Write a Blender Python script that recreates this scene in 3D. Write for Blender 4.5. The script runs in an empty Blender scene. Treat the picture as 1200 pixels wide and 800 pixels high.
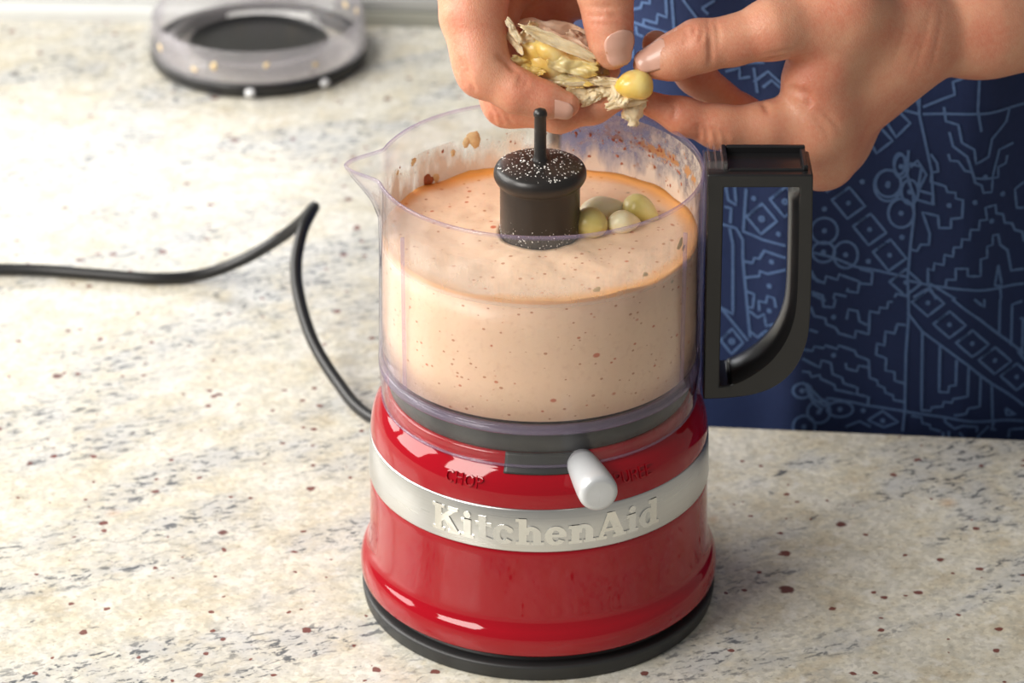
import bpy, bmesh, math, random
import numpy as np
from mathutils import Vector, Matrix, noise as mnoise

rng = random.Random(7)
SC = bpy.context.scene
COL = SC.collection
PI = math.pi

# ------------------------------------------------------------------ camera
PITCH = math.radians(27.45)
CAM = np.array([-0.0111, -1.2273, 0.7535])
FPX = 4000.0
cd = bpy.data.cameras.new('camera')
cam = bpy.data.objects.new('camera', cd)
COL.objects.link(cam)
cam.location = CAM
cam.rotation_euler = (PI / 2 - PITCH, 0, 0)
cd.sensor_width = 36.0
cd.lens = 36.0 * FPX / 1200.0
cd.clip_start = 0.05
cd.clip_end = 50
cd.dof.use_dof = True
cd.dof.focus_distance = 1.325
cd.dof.aperture_fstop = 13.0
SC.camera = cam

# ------------------------------------------------------------------ world, lights, exposure
SC.view_settings.view_transform = 'Standard'
SC.view_settings.look = 'None'
SC.view_settings.gamma = 1.0
SC.view_settings.use_curve_mapping = False
SC.view_settings.exposure = 0.42
SC.cycles.transparent_max_bounces = 40     # the bowl is many clear layers deep
SC.cycles.max_bounces = 12
W = bpy.data.worlds.new('world')
SC.world = W
W.use_nodes = True
W.node_tree.nodes['Background'].inputs[0].default_value = (1.0, 0.97, 0.93, 1)
W.node_tree.nodes['Background'].inputs[1].default_value = 0.18


def area(name, loc, target, sx, sy, power, col=(1, 1, 1)):
    l = bpy.data.lights.new(name, 'AREA')
    l.shape = 'RECTANGLE'
    l.size = sx
    l.size_y = sy
    l.energy = power
    l.color = col
    o = bpy.data.objects.new(name, l)
    COL.objects.link(o)
    o.location = loc
    d = Vector(target) - Vector(loc)
    o.rotation_euler = d.to_track_quat('-Z', 'Y').to_euler()
    return o


area('window_pane_daylight', (-1.20, 0.18, 0.80), (0.1, 0.05, 0.05), 0.62, 0.95, 12, (1.0, 0.97, 0.92))
area('window_pane_daylight', (-1.20, 0.92, 0.85), (0.1, 0.30, 0.05), 0.62, 0.95, 10, (1.0, 0.97, 0.92))
area('far_window_daylight', (-0.62, 2.3, 0.82), (-0.2, 0.3, 0.05), 0.8, 0.40, 3.2, (0.97, 0.98, 1.0))
area('window_daylight_room', (-1.15, -0.85, 1.15), (0.0, 0.05, 0.15), 0.8, 0.9, 20, (1.0, 0.96, 0.90))



# ------------------------------------------------------------------ picture <-> place
_c, _s = math.cos(PITCH), math.sin(PITCH)


def ray(px, py):
    v = (py - 400.0) / FPX
    return np.array([(px - 600.0) / FPX, _c - _s * v, -_s - _c * v])


def atY(px, py, y):
    d = ray(px, py)
    return CAM + d * ((y - CAM[1]) / d[1])


def atZ(px, py, z):
    d = ray(px, py)
    return CAM + d * ((z - CAM[2]) / d[2])


# ------------------------------------------------------------------ object helpers
def mesh_obj(name, verts, faces, mat, parent=None, smooth=True):
    me = bpy.data.meshes.new(name)
    me.from_pydata([tuple(map(float, v)) for v in verts], [], [tuple(map(int, f)) for f in faces])
    me.update()
    if mat is not None:
        me.materials.append(mat)
    if smooth:
        me.polygons.foreach_set('use_smooth', [True] * len(me.polygons))
    o = bpy.data.objects.new(name, me)
    COL.objects.link(o)
    if parent is not None:
        o.parent = parent
        p, off = parent, Vector((0, 0, 0))
        while p is not None:
            off += p.location
            p = p.parent
        o.location = -off          # meshes are written in place coordinates
    return o


def np_mesh_obj(name, V, Fq, mat, parent=None):
    me = bpy.data.meshes.new(name)
    nv, nf = len(V), len(Fq)
    k = Fq.shape[1]
    me.vertices.add(nv)
    me.vertices.foreach_set('co', np.ascontiguousarray(V, np.float32).ravel())
    me.loops.add(nf * k)
    me.loops.foreach_set('vertex_index', np.ascontiguousarray(Fq, np.int32).ravel())
    me.polygons.add(nf)
    me.polygons.foreach_set('loop_start', np.arange(0, nf * k, k, dtype=np.int32))
    me.polygons.foreach_set('use_smooth', np.ones(nf, bool))
    me.update(calc_edges=True)
    me.validate()
    me.materials.append(mat)
    o = bpy.data.objects.new(name, me)
    COL.objects.link(o)
    if parent is not None:
        o.parent = parent
        p, off = parent, Vector((0, 0, 0))
        while p is not None:
            off += p.location
            p = p.parent
        o.location = -off
    return o


def thing(name, label, cat, loc=(0, 0, 0), group=None):
    o = bpy.data.objects.new(name, None)
    COL.objects.link(o)
    o.empty_display_size = 0.02
    o.location = loc
    o['label'] = label
    o['category'] = cat
    if group:
        o['group'] = group
    return o


def tag(o, label, cat, group=None, kind=None):
    o['label'] = label
    o['category'] = cat
    if group:
        o['group'] = group
    if kind:
        o['kind'] = kind
    return o


def bevel(o, w, seg=2, angle=0.6):
    m = o.modifiers.new('bevel', 'BEVEL')
    m.width = w
    m.segments = seg
    m.limit_method = 'ANGLE'
    m.angle_limit = angle
    return o


class MB:
    def __init__(self):
        self.v = []
        self.f = []

    def add(self, vs, fs):
        n = len(self.v)
        self.v += [tuple(map(float, q)) for q in vs]
        self.f += [tuple(n + i for i in q) for q in fs]

    def box(self, x0, x1, y0, y1, z0, z1):
        vs = [(x, y, z) for z in (z0, z1) for y in (y0, y1) for x in (x0, x1)]
        self.add(vs, [(0, 2, 3, 1), (4, 5, 7, 6), (0, 1, 5, 4), (2, 6, 7, 3), (0, 4, 6, 2), (1, 3, 7, 5)])

    def prism(self, pts, z0, z1):
        n = len(pts)
        vs = [(x, y, z0) for x, y in pts] + [(x, y, z1) for x, y in pts]
        self.add(vs, [tuple(range(n))[::-1], tuple(range(n, 2 * n))] + [(i, (i + 1) % n, n + (i + 1) % n, n + i) for i in range(n)])

    def tube(self, pts, rad, seg=12, caps=True):
        P = [Vector(p) for p in pts]
        n = len(P)
        R = rad if hasattr(rad, '__len__') else [rad] * n
        T = [(P[min(i + 1, n - 1)] - P[max(i - 1, 0)]).normalized() for i in range(n)]
        up = Vector((0, 0, 1)) if abs(T[0].z) < 0.9 else Vector((1, 0, 0))
        N = (up - T[0] * up.dot(T[0])).normalized()
        vs = []
        for i in range(n):
            N = (N - T[i] * N.dot(T[i])).normalized()
            B = T[i].cross(N)
            for k in range(seg):
                a = 2 * PI * k / seg
                vs.append(P[i] + (N * math.cos(a) + B * math.sin(a)) * R[i])
        fs = [(i * seg + k, i * seg + (k + 1) % seg, (i + 1) * seg + (k + 1) % seg, (i + 1) * seg + k) for i in range(n - 1) for k in range(seg)]
        if caps:
            fs += [tuple(range(seg))[::-1], tuple(range((n - 1) * seg, n * seg))]
        self.add(vs, fs)

    def lathe(self, prof, seg=128, a0=0.0, a1=2 * PI, closed=False, fn=None, cx=0.0, cy=0.0):
        """prof: (r,z) list; angle measured from -Y towards +X"""
        full = abs(a1 - a0 - 2 * PI) < 1e-6
        m = seg if full else seg + 1
        vs = []
        for r, z in prof:
            for k in range(m):
                a = a0 + (a1 - a0) * k / seg
                rr, zz = (r, z) if fn is None else fn(r, z, a)
                vs.append((cx + rr * math.sin(a), cy - rr * math.cos(a), zz))
        n = len(prof)
        fs = []
        for i in range(n if closed else n - 1):
            j = (i + 1) % n
            for k in range(seg):
                k2 = (k + 1) % m
                fs.append((i * m + k, i * m + k2, j * m + k2, j * m + k))
        if closed and not full:
            fs.append(tuple(i * m for i in range(n)))
            fs.append(tuple(i * m + m - 1 for i in range(n))[::-1])
        self.add(vs, fs)

    def build(self, name, mat, parent=None, smooth=True):
        return mesh_obj(name, self.v, self.f, mat, parent, smooth)


def smooth_prof(pts, sub=4):
    """Catmull-Rom through (r,z) points"""
    out = []
    n = len(pts)
    for i in range(n - 1):
        p0, p1, p2, p3 = [np.array(pts[max(0, min(n - 1, k))]) for k in (i - 1, i, i + 1, i + 2)]
        for j in range(sub):
            t = j / sub
            out.append(tuple(0.5 * (2 * p1 + (p2 - p0) * t + (2 * p0 - 5 * p1 + 4 * p2 - p3) * t * t + (3 * p1 - p0 - 3 * p2 + p3) * t ** 3)))
    out.append(tuple(pts[-1]))
    return out


# ------------------------------------------------------------------ materials
class NT:
    def __init__(self, name):
        self.m = bpy.data.materials.new(name)
        self.m.use_nodes = True
        self.t = self.m.node_tree
        self.b = self.t.nodes['Principled BSDF']
        self.out = self.t.nodes['Material Output']
        self._tc = None

    def n(self, kind, **kw):
        nd = self.t.nodes.new(kind)
        for k, v in kw.items():
            if k.startswith('i_'):
                nd.inputs[k[2:].replace('_', ' ')].default_value = v
            else:
                setattr(nd, k, v)
        return nd

    def l(self, a, b):
        self.t.links.new(a, b)

    def tc(self):
        if self._tc is None:
            self._tc = self.n('ShaderNodeTexCoord').outputs['Object']
        return self._tc

    def mapping(self, scale=(1, 1, 1), rot=(0, 0, 0), loc=(0, 0, 0)):
        mp = self.n('ShaderNodeMapping')
        mp.inputs['Scale'].default_value = scale
        mp.inputs['Rotation'].default_value = rot
        mp.inputs['Location'].default_value = loc
        self.l(self.tc(), mp.inputs['Vector'])
        return mp.outputs[0]

    def noise(self, scale, detail=3.0, rough=0.5, vec=None, dist=0.0):
        nd = self.n('ShaderNodeTexNoise')
        nd.inputs['Scale'].default_value = scale
        nd.inputs['Detail'].default_value = detail
        nd.inputs['Roughness'].default_value = rough
        nd.inputs['Distortion'].default_value = dist
        self.l(vec if vec is not None else self.tc(), nd.inputs['Vector'])
        return nd.outputs['Fac']

    def voronoi(self, scale, vec=None, feature='F1', rnd=1.0):
        nd = self.n('ShaderNodeTexVoronoi')
        nd.feature = feature
        nd.inputs['Scale'].default_value = scale
        nd.inputs['Randomness'].default_value = rnd
        self.l(vec if vec is not None else self.tc(), nd.inputs['Vector'])
        return nd

    def ramp(self, fac, stops, interp='LINEAR'):
        r = self.n('ShaderNodeValToRGB')
        r.color_ramp.interpolation = interp
        el = r.color_ramp.elements
        while len(el) < len(stops):
            el.new(0.5)
        for e, (p, c) in zip(el, stops):
            e.position = p
            e.color = (c, c, c, 1) if not hasattr(c, '__len__') else (*c, 1)
        self.l(fac, r.inputs[0])
        return r.outputs['Color']

    def mix(self, fac, a, b, mode='MIX'):
        m = self.n('ShaderNodeMix', data_type='RGBA', blend_type=mode)
        for sock, v in ((m.inputs[0], fac), (m.inputs[6], a), (m.inputs[7], b)):
            if hasattr(v, 'is_output') or isinstance(v, bpy.types.NodeSocket):
                self.l(v, sock)
            elif hasattr(v, '__len__'):
                sock.default_value = (*v, 1)
            else:
                sock.default_value = v
        return m.outputs[2]

    def math(self, op, a, b=None, clamp=False):
        m = self.n('ShaderNodeMath', operation=op)
        m.use_clamp = clamp
        for sock, v in ((m.inputs[0], a), (m.inputs[1], b)):
            if v is None:
                continue
            if isinstance(v, bpy.types.NodeSocket):
                self.l(v, sock)
            else:
                sock.default_value = v
        return m.outputs[0]

    def bump(self, height, strength=0.3, dist=0.001):
        b = self.n('ShaderNodeBump')
        b.inputs['Strength'].default_value = strength
        b.inputs['Distance'].default_value = dist
        self.l(height, b.inputs['Height'])
        self.l(b.outputs[0], self.b.inputs['Normal'])

    def set(self, **kw):
        for k, v in kw.items():
            s = self.b.inputs[k.replace('_', ' ')]
            if isinstance(v, bpy.types.NodeSocket):
                self.l(v, s)
            elif hasattr(v, '__len__') and len(v) == 3 and s.type == 'RGBA':
                s.default_value = (*v, 1)
            else:
                s.default_value = v
        return self


def plain(name, col, rough=0.5, metal=0.0, var=0.06, vscale=60, bump=0.0, bscale=300, **kw):
    t = NT(name)
    n = t.noise(vscale, 4)
    c = t.mix(n, tuple(max(0, x * (1 - var)) for x in col), tuple(min(1, x * (1 + var)) for x in col))
    t.set(Base_Color=c, Roughness=rough, Metallic=metal, **kw)
    if bump:
        t.bump(t.noise(bscale, 3), bump, 0.0005)
    return t.m


def m_granite():
    t = NT('granite')
    v = t.tc()
    base = t.ramp(t.noise(38, 6, 0.66), [(0.27, (0.56, 0.48, 0.35)), (0.42, (0.70, 0.645, 0.51)), (0.52, (0.755, 0.72, 0.61)), (0.64, (0.81, 0.785, 0.705)), (0.80, (0.69, 0.625, 0.49))])
    gr = t.voronoi(420)
    grain = t.ramp(gr.outputs['Color'], [(0.2, 0.76), (0.8, 1.06)])
    base = t.mix(0.7, base, grain, 'MULTIPLY')
    fine = t.ramp(t.noise(330, 3, 0.6), [(0.30, (0.42, 0.37, 0.29)), (0.44, (1, 1, 1))])
    base = t.mix(0.5, base, fine, 'MULTIPLY')
    mid = t.ramp(t.noise(150, 5, 0.7), [(0.50, 0.0), (0.66, 0.62)])
    base = t.mix(mid, base, (0.47, 0.46, 0.40))
    pale = t.ramp(t.noise(110, 4, 0.65, t.mapping((1, 1, 1), (0, 0, 0), (4, 2, 0))), [(0.54, 0.0), (0.68, 0.75)])
    base = t.mix(pale, base, (0.82, 0.80, 0.74))
    # grey smoky veins running up to the right
    sv = t.mapping((1.0, 0.30, 1.0), (0, 0, math.radians(30)))
    sv.node.vector_type = 'TEXTURE'
    band = t.ramp(t.noise(7.5, 3, 0.55, sv, 0.6), [(0.47, 0.0), (0.60, 1.0)])
    smoke = t.ramp(t.noise(60, 4, 0.6), [(0.32, 0.0), (0.6, 0.75)])
    base = t.mix(t.math('MULTIPLY', band, smoke), base, (0.55, 0.56, 0.56))
    fv = t.mapping((1.0, 0.5, 1.0), (0, 0, math.radians(22)))
    fv.node.vector_type = 'TEXTURE'
    fleck = t.ramp(t.noise(150, 4, 0.68, fv, 0.5), [(0.535, 0.0), (0.60, 1.0)])
    base = t.mix(t.math('MULTIPLY', t.math('MULTIPLY', band, fleck), 0.88), base, (0.075, 0.085, 0.10))
    fleck2 = t.ramp(t.noise(95, 4, 0.7, fv, 0.5), [(0.655, 0.0), (0.70, 0.75)])
    base = t.mix(fleck2, base, (0.14, 0.14, 0.145))
    # garnets
    dv = t.n('ShaderNodeVectorMath', operation='MULTIPLY_ADD')
    nz = t.n('ShaderNodeTexNoise')
    nz.inputs['Scale'].default_value = 260
    t.l(v, nz.inputs['Vector'])
    t.l(nz.outputs['Color'], dv.inputs[0])
    dv.inputs[1].default_value = (0.003, 0.003, 0.0)
    t.l(v, dv.inputs[2])
    fl = t.n('ShaderNodeVectorMath', operation='MULTIPLY')
    t.l(dv.outputs[0], fl.inputs[0])
    fl.inputs[1].default_value = (1, 1, 0)
    for sc, lim, pick, col in ((34, 0.085, 0.32, (0.17, 0.040, 0.032)), (62, 0.10, 0.45, (0.19, 0.05, 0.038)), (15, 0.055, 0.35, (0.13, 0.03, 0.026)), (11, 0.075, 0.86, (0.66, 0.33, 0.10))):
        vo = t.voronoi(sc, fl.outputs[0])
        vo.voronoi_dimensions = '2D'
        sep = t.n('ShaderNodeSeparateColor')
        t.l(vo.outputs['Color'], sep.inputs[0])
        size = t.math('MULTIPLY', sep.outputs[1], lim)
        d = t.math('SUBTRACT', size, vo.outputs['Distance'])
        spot = t.math('MULTIPLY', d, 60.0 if col[0] < 0.5 else 14.0, True)
        sel = t.math('GREATER_THAN', sep.outputs[0], pick)
        base = t.mix(t.math('MULTIPLY', t.math('MULTIPLY', spot, sel), 0.93 if col[0] < 0.5 else 0.5), base, col)
    t.set(Base_Color=base, Roughness=t.ramp(t.noise(120, 3), [(0.3, 0.16), (0.7, 0.30)]))
    t.b.inputs['Specular IOR Level'].default_value = 0.5
    t.bump(t.noise(180, 3), 0.05, 0.0006)
    return t.m


def m_clear(name, tint, rough=0.03, edge=0.55, gloss=1.0, haze=0.0, hazecol=(0.8, 0.78, 0.85)):
    """thin clear plastic: passes light, tinted more where it is seen edge on, mirror-like sheen"""
    t = NT(name)
    t.t.nodes.remove(t.b)
    lw = t.n('ShaderNodeLayerWeight')
    lw.inputs['Blend'].default_value = 0.5
    edgef = t.ramp(lw.outputs['Facing'], [(0.0, (1, 1, 1)), (0.55, tuple(1 - (1 - c) * 0.25 for c in tint)), (1.0, tuple(1 - (1 - c) * (1 + edge) for c in tint))])
    tr = t.n('ShaderNodeBsdfTransparent')
    t.l(edgef, tr.inputs[0])
    gl = t.n('ShaderNodeBsdfGlossy')
    gl.inputs['Roughness'].default_value = rough
    f = t.math('ADD', t.math('MULTIPLY', t.math('POWER', lw.outputs['Facing'], 4.5), 0.80 * gloss), 0.035 * gloss, True)
    cur = tr.outputs[0]
    if haze:
        df = t.n('ShaderNodeBsdfDiffuse')
        df.inputs[0].default_value = (*hazecol, 1)
        tl = t.n('ShaderNodeBsdfTranslucent')
        tl.inputs[0].default_value = (*hazecol, 1)
        mm = t.n('ShaderNodeMixShader')
        mm.inputs[0].default_value = 0.5
        t.l(df.outputs[0], mm.inputs[1])
        t.l(tl.outputs[0], mm.inputs[2])
        m2 = t.n('ShaderNodeMixShader')
        hz = t.ramp(t.noise(40, 3), [(0.3, haze * 0.7), (0.7, haze)])
        t.l(hz, m2.inputs[0])
        t.l(cur, m2.inputs[1])
        t.l(mm.outputs[0], m2.inputs[2])
        cur = m2.outputs[0]
    mx = t.n('ShaderNodeMixShader')
    t.l(f, mx.inputs[0])
    t.l(cur, mx.inputs[1])
    t.l(gl.outputs[0], mx.inputs[2])
    t.l(mx.outputs[0], t.out.inputs[0])
    return t.m


def m_sauce():
    t = NT('creamy_sauce')
    base = t.mix(t.noise(55, 4, 0.6), (0.84, 0.55, 0.36), (0.88, 0.64, 0.45))
    base = t.mix(t.ramp(t.noise(420, 2), [(0.55, 0.0), (0.75, 0.35)]), base, (0.70, 0.42, 0.27))
    for sc, lim, pick, col in ((105, 0.19, 0.52, (0.56, 0.085, 0.02)), (190, 0.22, 0.42, (0.58, 0.13, 0.04)), (330, 0.30, 0.40, (0.48, 0.18, 0.08)), (70, 0.14, 0.70, (0.30, 0.22, 0.13))):
        vv = t.mapping((1.0, 1.0, 1.5 if sc != 95 else 2.2), (0.3, 0.5, 0.2))
        vo = t.voronoi(sc, vv)
        sep = t.n('ShaderNodeSeparateColor')
        t.l(vo.outputs['Color'], sep.inputs[0])
        d = t.math('SUBTRACT', t.math('MULTIPLY', sep.outputs[1], lim), vo.outputs['Distance'])
        spot = t.math('MULTIPLY', d, 14.0, True)
        base = t.mix(t.math('MULTIPLY', t.math('MULTIPLY', spot, t.math('GREATER_THAN', sep.outputs[0], pick)), 0.85), base, col)
    # chilli oil gathers in a ring on top, along the wall
    sx = t.n('ShaderNodeSeparateXYZ')
    t.l(t.tc(), sx.inputs[0])
    r = t.math('SQRT', t.math('ADD', t.math('POWER', sx.outputs[0], 2.0), t.math('POWER', sx.outputs[1], 2.0)))
    ringm = t.ramp(t.math('ADD', r, t.math('MULTIPLY', t.math('SUBTRACT', t.noise(30, 3), 0.5), 0.012)), [(0.0545, 0.0), (0.0615, 1.0)])
    top = t.math('GREATER_THAN', sx.outputs[2], 0.1645)
    base = t.mix(t.math('MULTIPLY', t.math('MULTIPLY', ringm, top), 0.85), base, (0.92, 0.38, 0.04))
    t.set(Base_Color=base, Roughness=0.38)
    t.b.inputs['Subsurface Weight'].default_value = 0.15
    t.b.inputs['Subsurface Radius'].default_value = (0.004, 0.002, 0.001)
    t.b.inputs['Subsurface Scale'].default_value = 1.0
    t.bump(t.noise(260, 4), 0.25, 0.0006)
    return t.m


def m_film():
    t = NT('sauce_film')
    sx = t.n('ShaderNodeSeparateXYZ')
    t.l(t.tc(), sx.inputs[0])
    zf = t.n('ShaderNodeMapRange')
    t.l(sx.outputs[2], zf.inputs[0])
    zf.inputs[1].default_value = 0.163
    zf.inputs[2].default_value = 0.1835
    zf.inputs[3].default_value = 1.0
    zf.inputs[4].default_value = 0.0
    n1 = t.noise(70, 5, 0.65)
    sv = t.noise(60, 4, 0.6, t.mapping((1.6, 1.6, 0.5)))
    a = t.math('ADD', t.math('MULTIPLY', zf.outputs[0], 0.85), t.math('MULTIPLY', t.math('SUBTRACT', sv, 0.47), 1.9))
    alpha = t.ramp(a, [(0.15, 0.0), (0.70, 0.88)])
    back = t.n('ShaderNodeMapRange')     # the right-hand back wall carries spice, the left one cream
    t.l(sx.outputs[0], back.inputs[0])
    back.inputs[1].default_value = -0.01
    back.inputs[2].default_value = 0.04
    behind = t.math('GREATER_THAN', sx.outputs[1], -0.005)
    low = t.math('LESS_THAN', sx.outputs[2], 0.1812)
    alpha = t.math('MULTIPLY', t.math('MULTIPLY', alpha, low), t.math('ADD', t.math('MULTIPLY', behind, 0.65), 0.35))
    ridge = t.math('SUBTRACT', 1.0, t.math('MULTIPLY', t.math('ABSOLUTE', t.math('SUBTRACT', sx.outputs[2], 0.1816)), 260.0), True)
    sp = t.ramp(t.math('ADD', t.noise(150, 4, 0.7), t.math('MULTIPLY', ridge, 0.16)), [(0.57, 0.0), (0.68, 1.0)])
    col = t.mix(t.noise(50, 3), (0.88, 0.80, 0.70), (0.90, 0.72, 0.54))
    spf = t.math('MULTIPLY', t.math('MULTIPLY', sp, behind), t.math('ADD', t.math('MULTIPLY', back.outputs[0], 0.9), 0.05))
    frost = t.math('MULTIPLY', t.math('MULTIPLY', back.outputs[0], behind), t.ramp(t.noise(190, 4, 0.7), [(0.35, 0.12), (0.62, 0.62)]))
    col = t.mix(spf, col, (0.56, 0.24, 0.05))
    alpha = t.math('MAXIMUM', alpha, t.math('MULTIPLY', spf, 0.85))
    alpha = t.math('MAXIMUM', alpha, frost)
    t.set(Base_Color=col, Roughness=0.3, Alpha=alpha)
    t.bump(n1, 0.6, 0.001)
    return t.m


def m_skin():
    t = NT('skin')
    c = t.mix(t.ramp(t.noise(42, 4, 0.6), [(0.35, 0.0), (0.65, 1.0)]), (0.74, 0.36, 0.22), (0.68, 0.235, 0.14))
    c = t.mix(t.ramp(t.noise(700, 2), [(0.35, 0.0), (0.7, 0.25)]), c, (0.78, 0.46, 0.32))
    t.set(Base_Color=c, Roughness=0.42)
    t.b.inputs['Subsurface Weight'].default_value = 0.22
    t.b.inputs['Subsurface Radius'].default_value = (0.006, 0.002, 0.001)
    t.b.inputs['Subsurface Scale'].default_value = 1.0
    w = t.voronoi(620, t.mapping((1.7, 1, 1), (0.2, 0.5, 0.4)), 'DISTANCE_TO_EDGE')
    h = t.math('ADD', t.math('MULTIPLY', t.ramp(w.outputs[0], [(0.0, 0.0), (0.15, 1.0)]), 0.35), t.noise(230, 5, 0.6, None, 0.5))
    t.bump(h, 0.30, 0.0006)
    return t.m


def m_garlic(name, a, b, spot, rough=0.35, trans=0.0):
    t = NT(name)
    c = t.mix(t.ramp(t.noise(90, 4), [(0.35, 0.0), (0.65, 1.0)]), a, b)
    c = t.mix(t.ramp(t.noise(60, 3, 0.5, t.mapping((1, 1, 1), (0, 0, 0), (3, 1, 2))), [(0.56, 0.0), (0.68, 0.8)]), c, spot)
    t.set(Base_Color=c, Roughness=rough)
    t.b.inputs['Subsurface Weight'].default_value = 0.25
    t.b.inputs['Subsurface Radius'].default_value = (0.004, 0.003, 0.001)
    t.b.inputs['Subsurface Scale'].default_value = 1.0
    t.bump(t.noise(300, 4), 0.25, 0.0008)
    return t.m


def m_husk(name, a, b):
    t = NT(name)
    st = t.noise(90, 4, 0.6, t.mapping((1, 1, 5), (0.4, 0.7, 0.2)))
    c = t.mix(st, a, b)
    t.set(Base_Color=c, Roughness=0.45)
    t.b.inputs['Subsurface Weight'].default_value = 0.2
    t.b.inputs['Subsurface Radius'].default_value = (0.003, 0.002, 0.001)
    t.b.inputs['Subsurface Scale'].default_value = 1.0
    t.bump(st, 0.5, 0.001)
    return t.m


def m_cloth():
    t = NT('navy_cotton')
    wv = t.noise(900, 2, 0.5, t.mapping((1, 1, 0.25)))
    wh = t.noise(900, 2, 0.5, t.mapping((0.25, 1, 1)))
    w = t.math('MULTIPLY', t.math('ADD', wv, wh), 0.5)
    c = t.mix(w, (0.0045, 0.015, 0.070), (0.008, 0.027, 0.110))
    t.set(Base_Color=c, Roughness=0.85)
    t.b.inputs['Sheen Weight'].default_value = 0.05
    t.bump(w, 0.35, 0.0006)
    return t.m


def m_print():
    t = NT('pale_blue_print')
    n = t.noise(600, 3)
    c = t.mix(n, (0.05, 0.11, 0.27), (0.12, 0.21, 0.41))
    t.set(Base_Color=c, Roughness=0.85)
    return t.m


M = {
    'granite': m_granite(),
    'red': plain('red_enamel', (0.34, 0.001, 0.009), 0.3, var=0.05, vscale=40, Specular_IOR_Level=0.0, Coat_Weight=1.0, Coat_Roughness=0.05),
    'band': None,
    'letters': plain('polished_metal', (0.80, 0.80, 0.77), 0.20, 1.0, var=0.03),
    'black': plain('black_plastic', (0.012, 0.012, 0.013), 0.28, var=0.15, bump=0.05, bscale=800),
    'blackfoot': plain('black_rubber', (0.022, 0.023, 0.024), 0.45, var=0.3, bump=0.1, bscale=900),
    'blackhub': plain('black_hub_plastic', (0.017, 0.015, 0.014), 0.34, var=0.35, vscale=150, bump=0.08, bscale=600),
    'collar': plain('dark_grey_plastic', (0.035, 0.036, 0.036), 0.4, var=0.1),
    'cord': plain('cord_rubber', (0.013, 0.013, 0.014), 0.32, var=0.2),
    'lever': plain('silver_paint', (0.63, 0.65, 0.67), 0.34, 0.25, var=0.03),
    'clear': m_clear('clear_plastic', (0.93, 0.915, 0.95), 0.04, 1.2, 1.0, 0.025, (0.86, 0.82, 0.86)),
    'rim': m_clear('clear_plastic_edge', (0.70, 0.62, 0.80), 0.06, 0.7, 1.0, 0.25, (0.55, 0.45, 0.68)),
    'lidclear': m_clear('lid_plastic', (0.92, 0.905, 0.95), 0.08, 0.5, 1.0, 0.20, (0.95, 0.91, 0.95)),
    'sauce': m_sauce(),
    'film': m_film(),
    'splash': plain('sauce_splash', (0.90, 0.66, 0.36), 0.35, var=0.2, vscale=200),
    'spice': plain('chilli_paste', (0.36, 0.09, 0.03), 0.4, var=0.3, vscale=400),
    'salt': plain('white_grains', (0.80, 0.78, 0.74), 0.5),
    'skin': m_skin(),
    'nail': plain('nail', (0.74, 0.42, 0.32), 0.32, var=0.06, vscale=300, Coat_Weight=0.2),
    'nailtip': plain('nail_edge', (0.78, 0.66, 0.56), 0.3, var=0.06),
    'clove': m_garlic('roasted_clove', (0.92, 0.62, 0.10), (0.93, 0.72, 0.26), (0.86, 0.38, 0.02), 0.2),
    'clove_olive': m_garlic('clove_olive', (0.62, 0.52, 0.16), (0.70, 0.60, 0.26), (0.48, 0.38, 0.10), 0.3),
    'clove_pale': m_garlic('clove_pale', (0.82, 0.72, 0.44), (0.86, 0.79, 0.56), (0.74, 0.60, 0.30), 0.35),
    'flesh': m_garlic('garlic_flesh', (0.93, 0.66, 0.18), (0.95, 0.80, 0.42), (0.80, 0.48, 0.08), 0.28),
    'husk': m_husk('garlic_husk', (0.95, 0.68, 0.32), (0.96, 0.86, 0.63)),
    'husk_pink': m_husk('garlic_husk_pink', (0.74, 0.42, 0.26), (0.92, 0.70, 0.50)),
    'cloth': m_cloth(),
    'print': m_print(),
    'white': plain('white_paint', (0.74, 0.75, 0.73), 0.4, var=0.04),
    'steel': plain('grey_steel', (0.52, 0.53, 0.52), 0.38, 0.6, var=0.05),
    'olive': plain('painted_gap_shade', (0.33, 0.33, 0.28), 0.5, var=0.06),
    'wallp': plain('wall_paint', (0.36, 0.37, 0.34), 0.8, var=0.05),
    'cabinet': plain('cabinet_paint', (0.62, 0.60, 0.55), 0.5, var=0.05),
    'floor': plain('floor_tile', (0.40, 0.34, 0.27), 0.5, var=0.15, vscale=4),
    'tab': plain('white_tab', (0.85, 0.86, 0.87), 0.25, var=0.02),
}
_t = NT('brushed_aluminium')
_w = _t.noise(220, 3, 0.5, _t.mapping((0.08, 0.08, 6.0)))
_t.set(Base_Color=_t.mix(_w, (0.60, 0.605, 0.60), (0.70, 0.705, 0.70)), Metallic=1.0, Roughness=_t.ramp(_w, [(0.3, 0.27), (0.7, 0.36)]))
_t.bump(_w, 0.08, 0.0004)
M['band'] = _t.m

# ------------------------------------------------------------------ the setting
def edge_y(x):                      # the near counter edge where the cook stands
    return 0.1411 - 0.0905 * (x - 0.0787)


def back_y(x):
    return 0.6329 - 0.0412 * (x + 0.3108)


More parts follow.
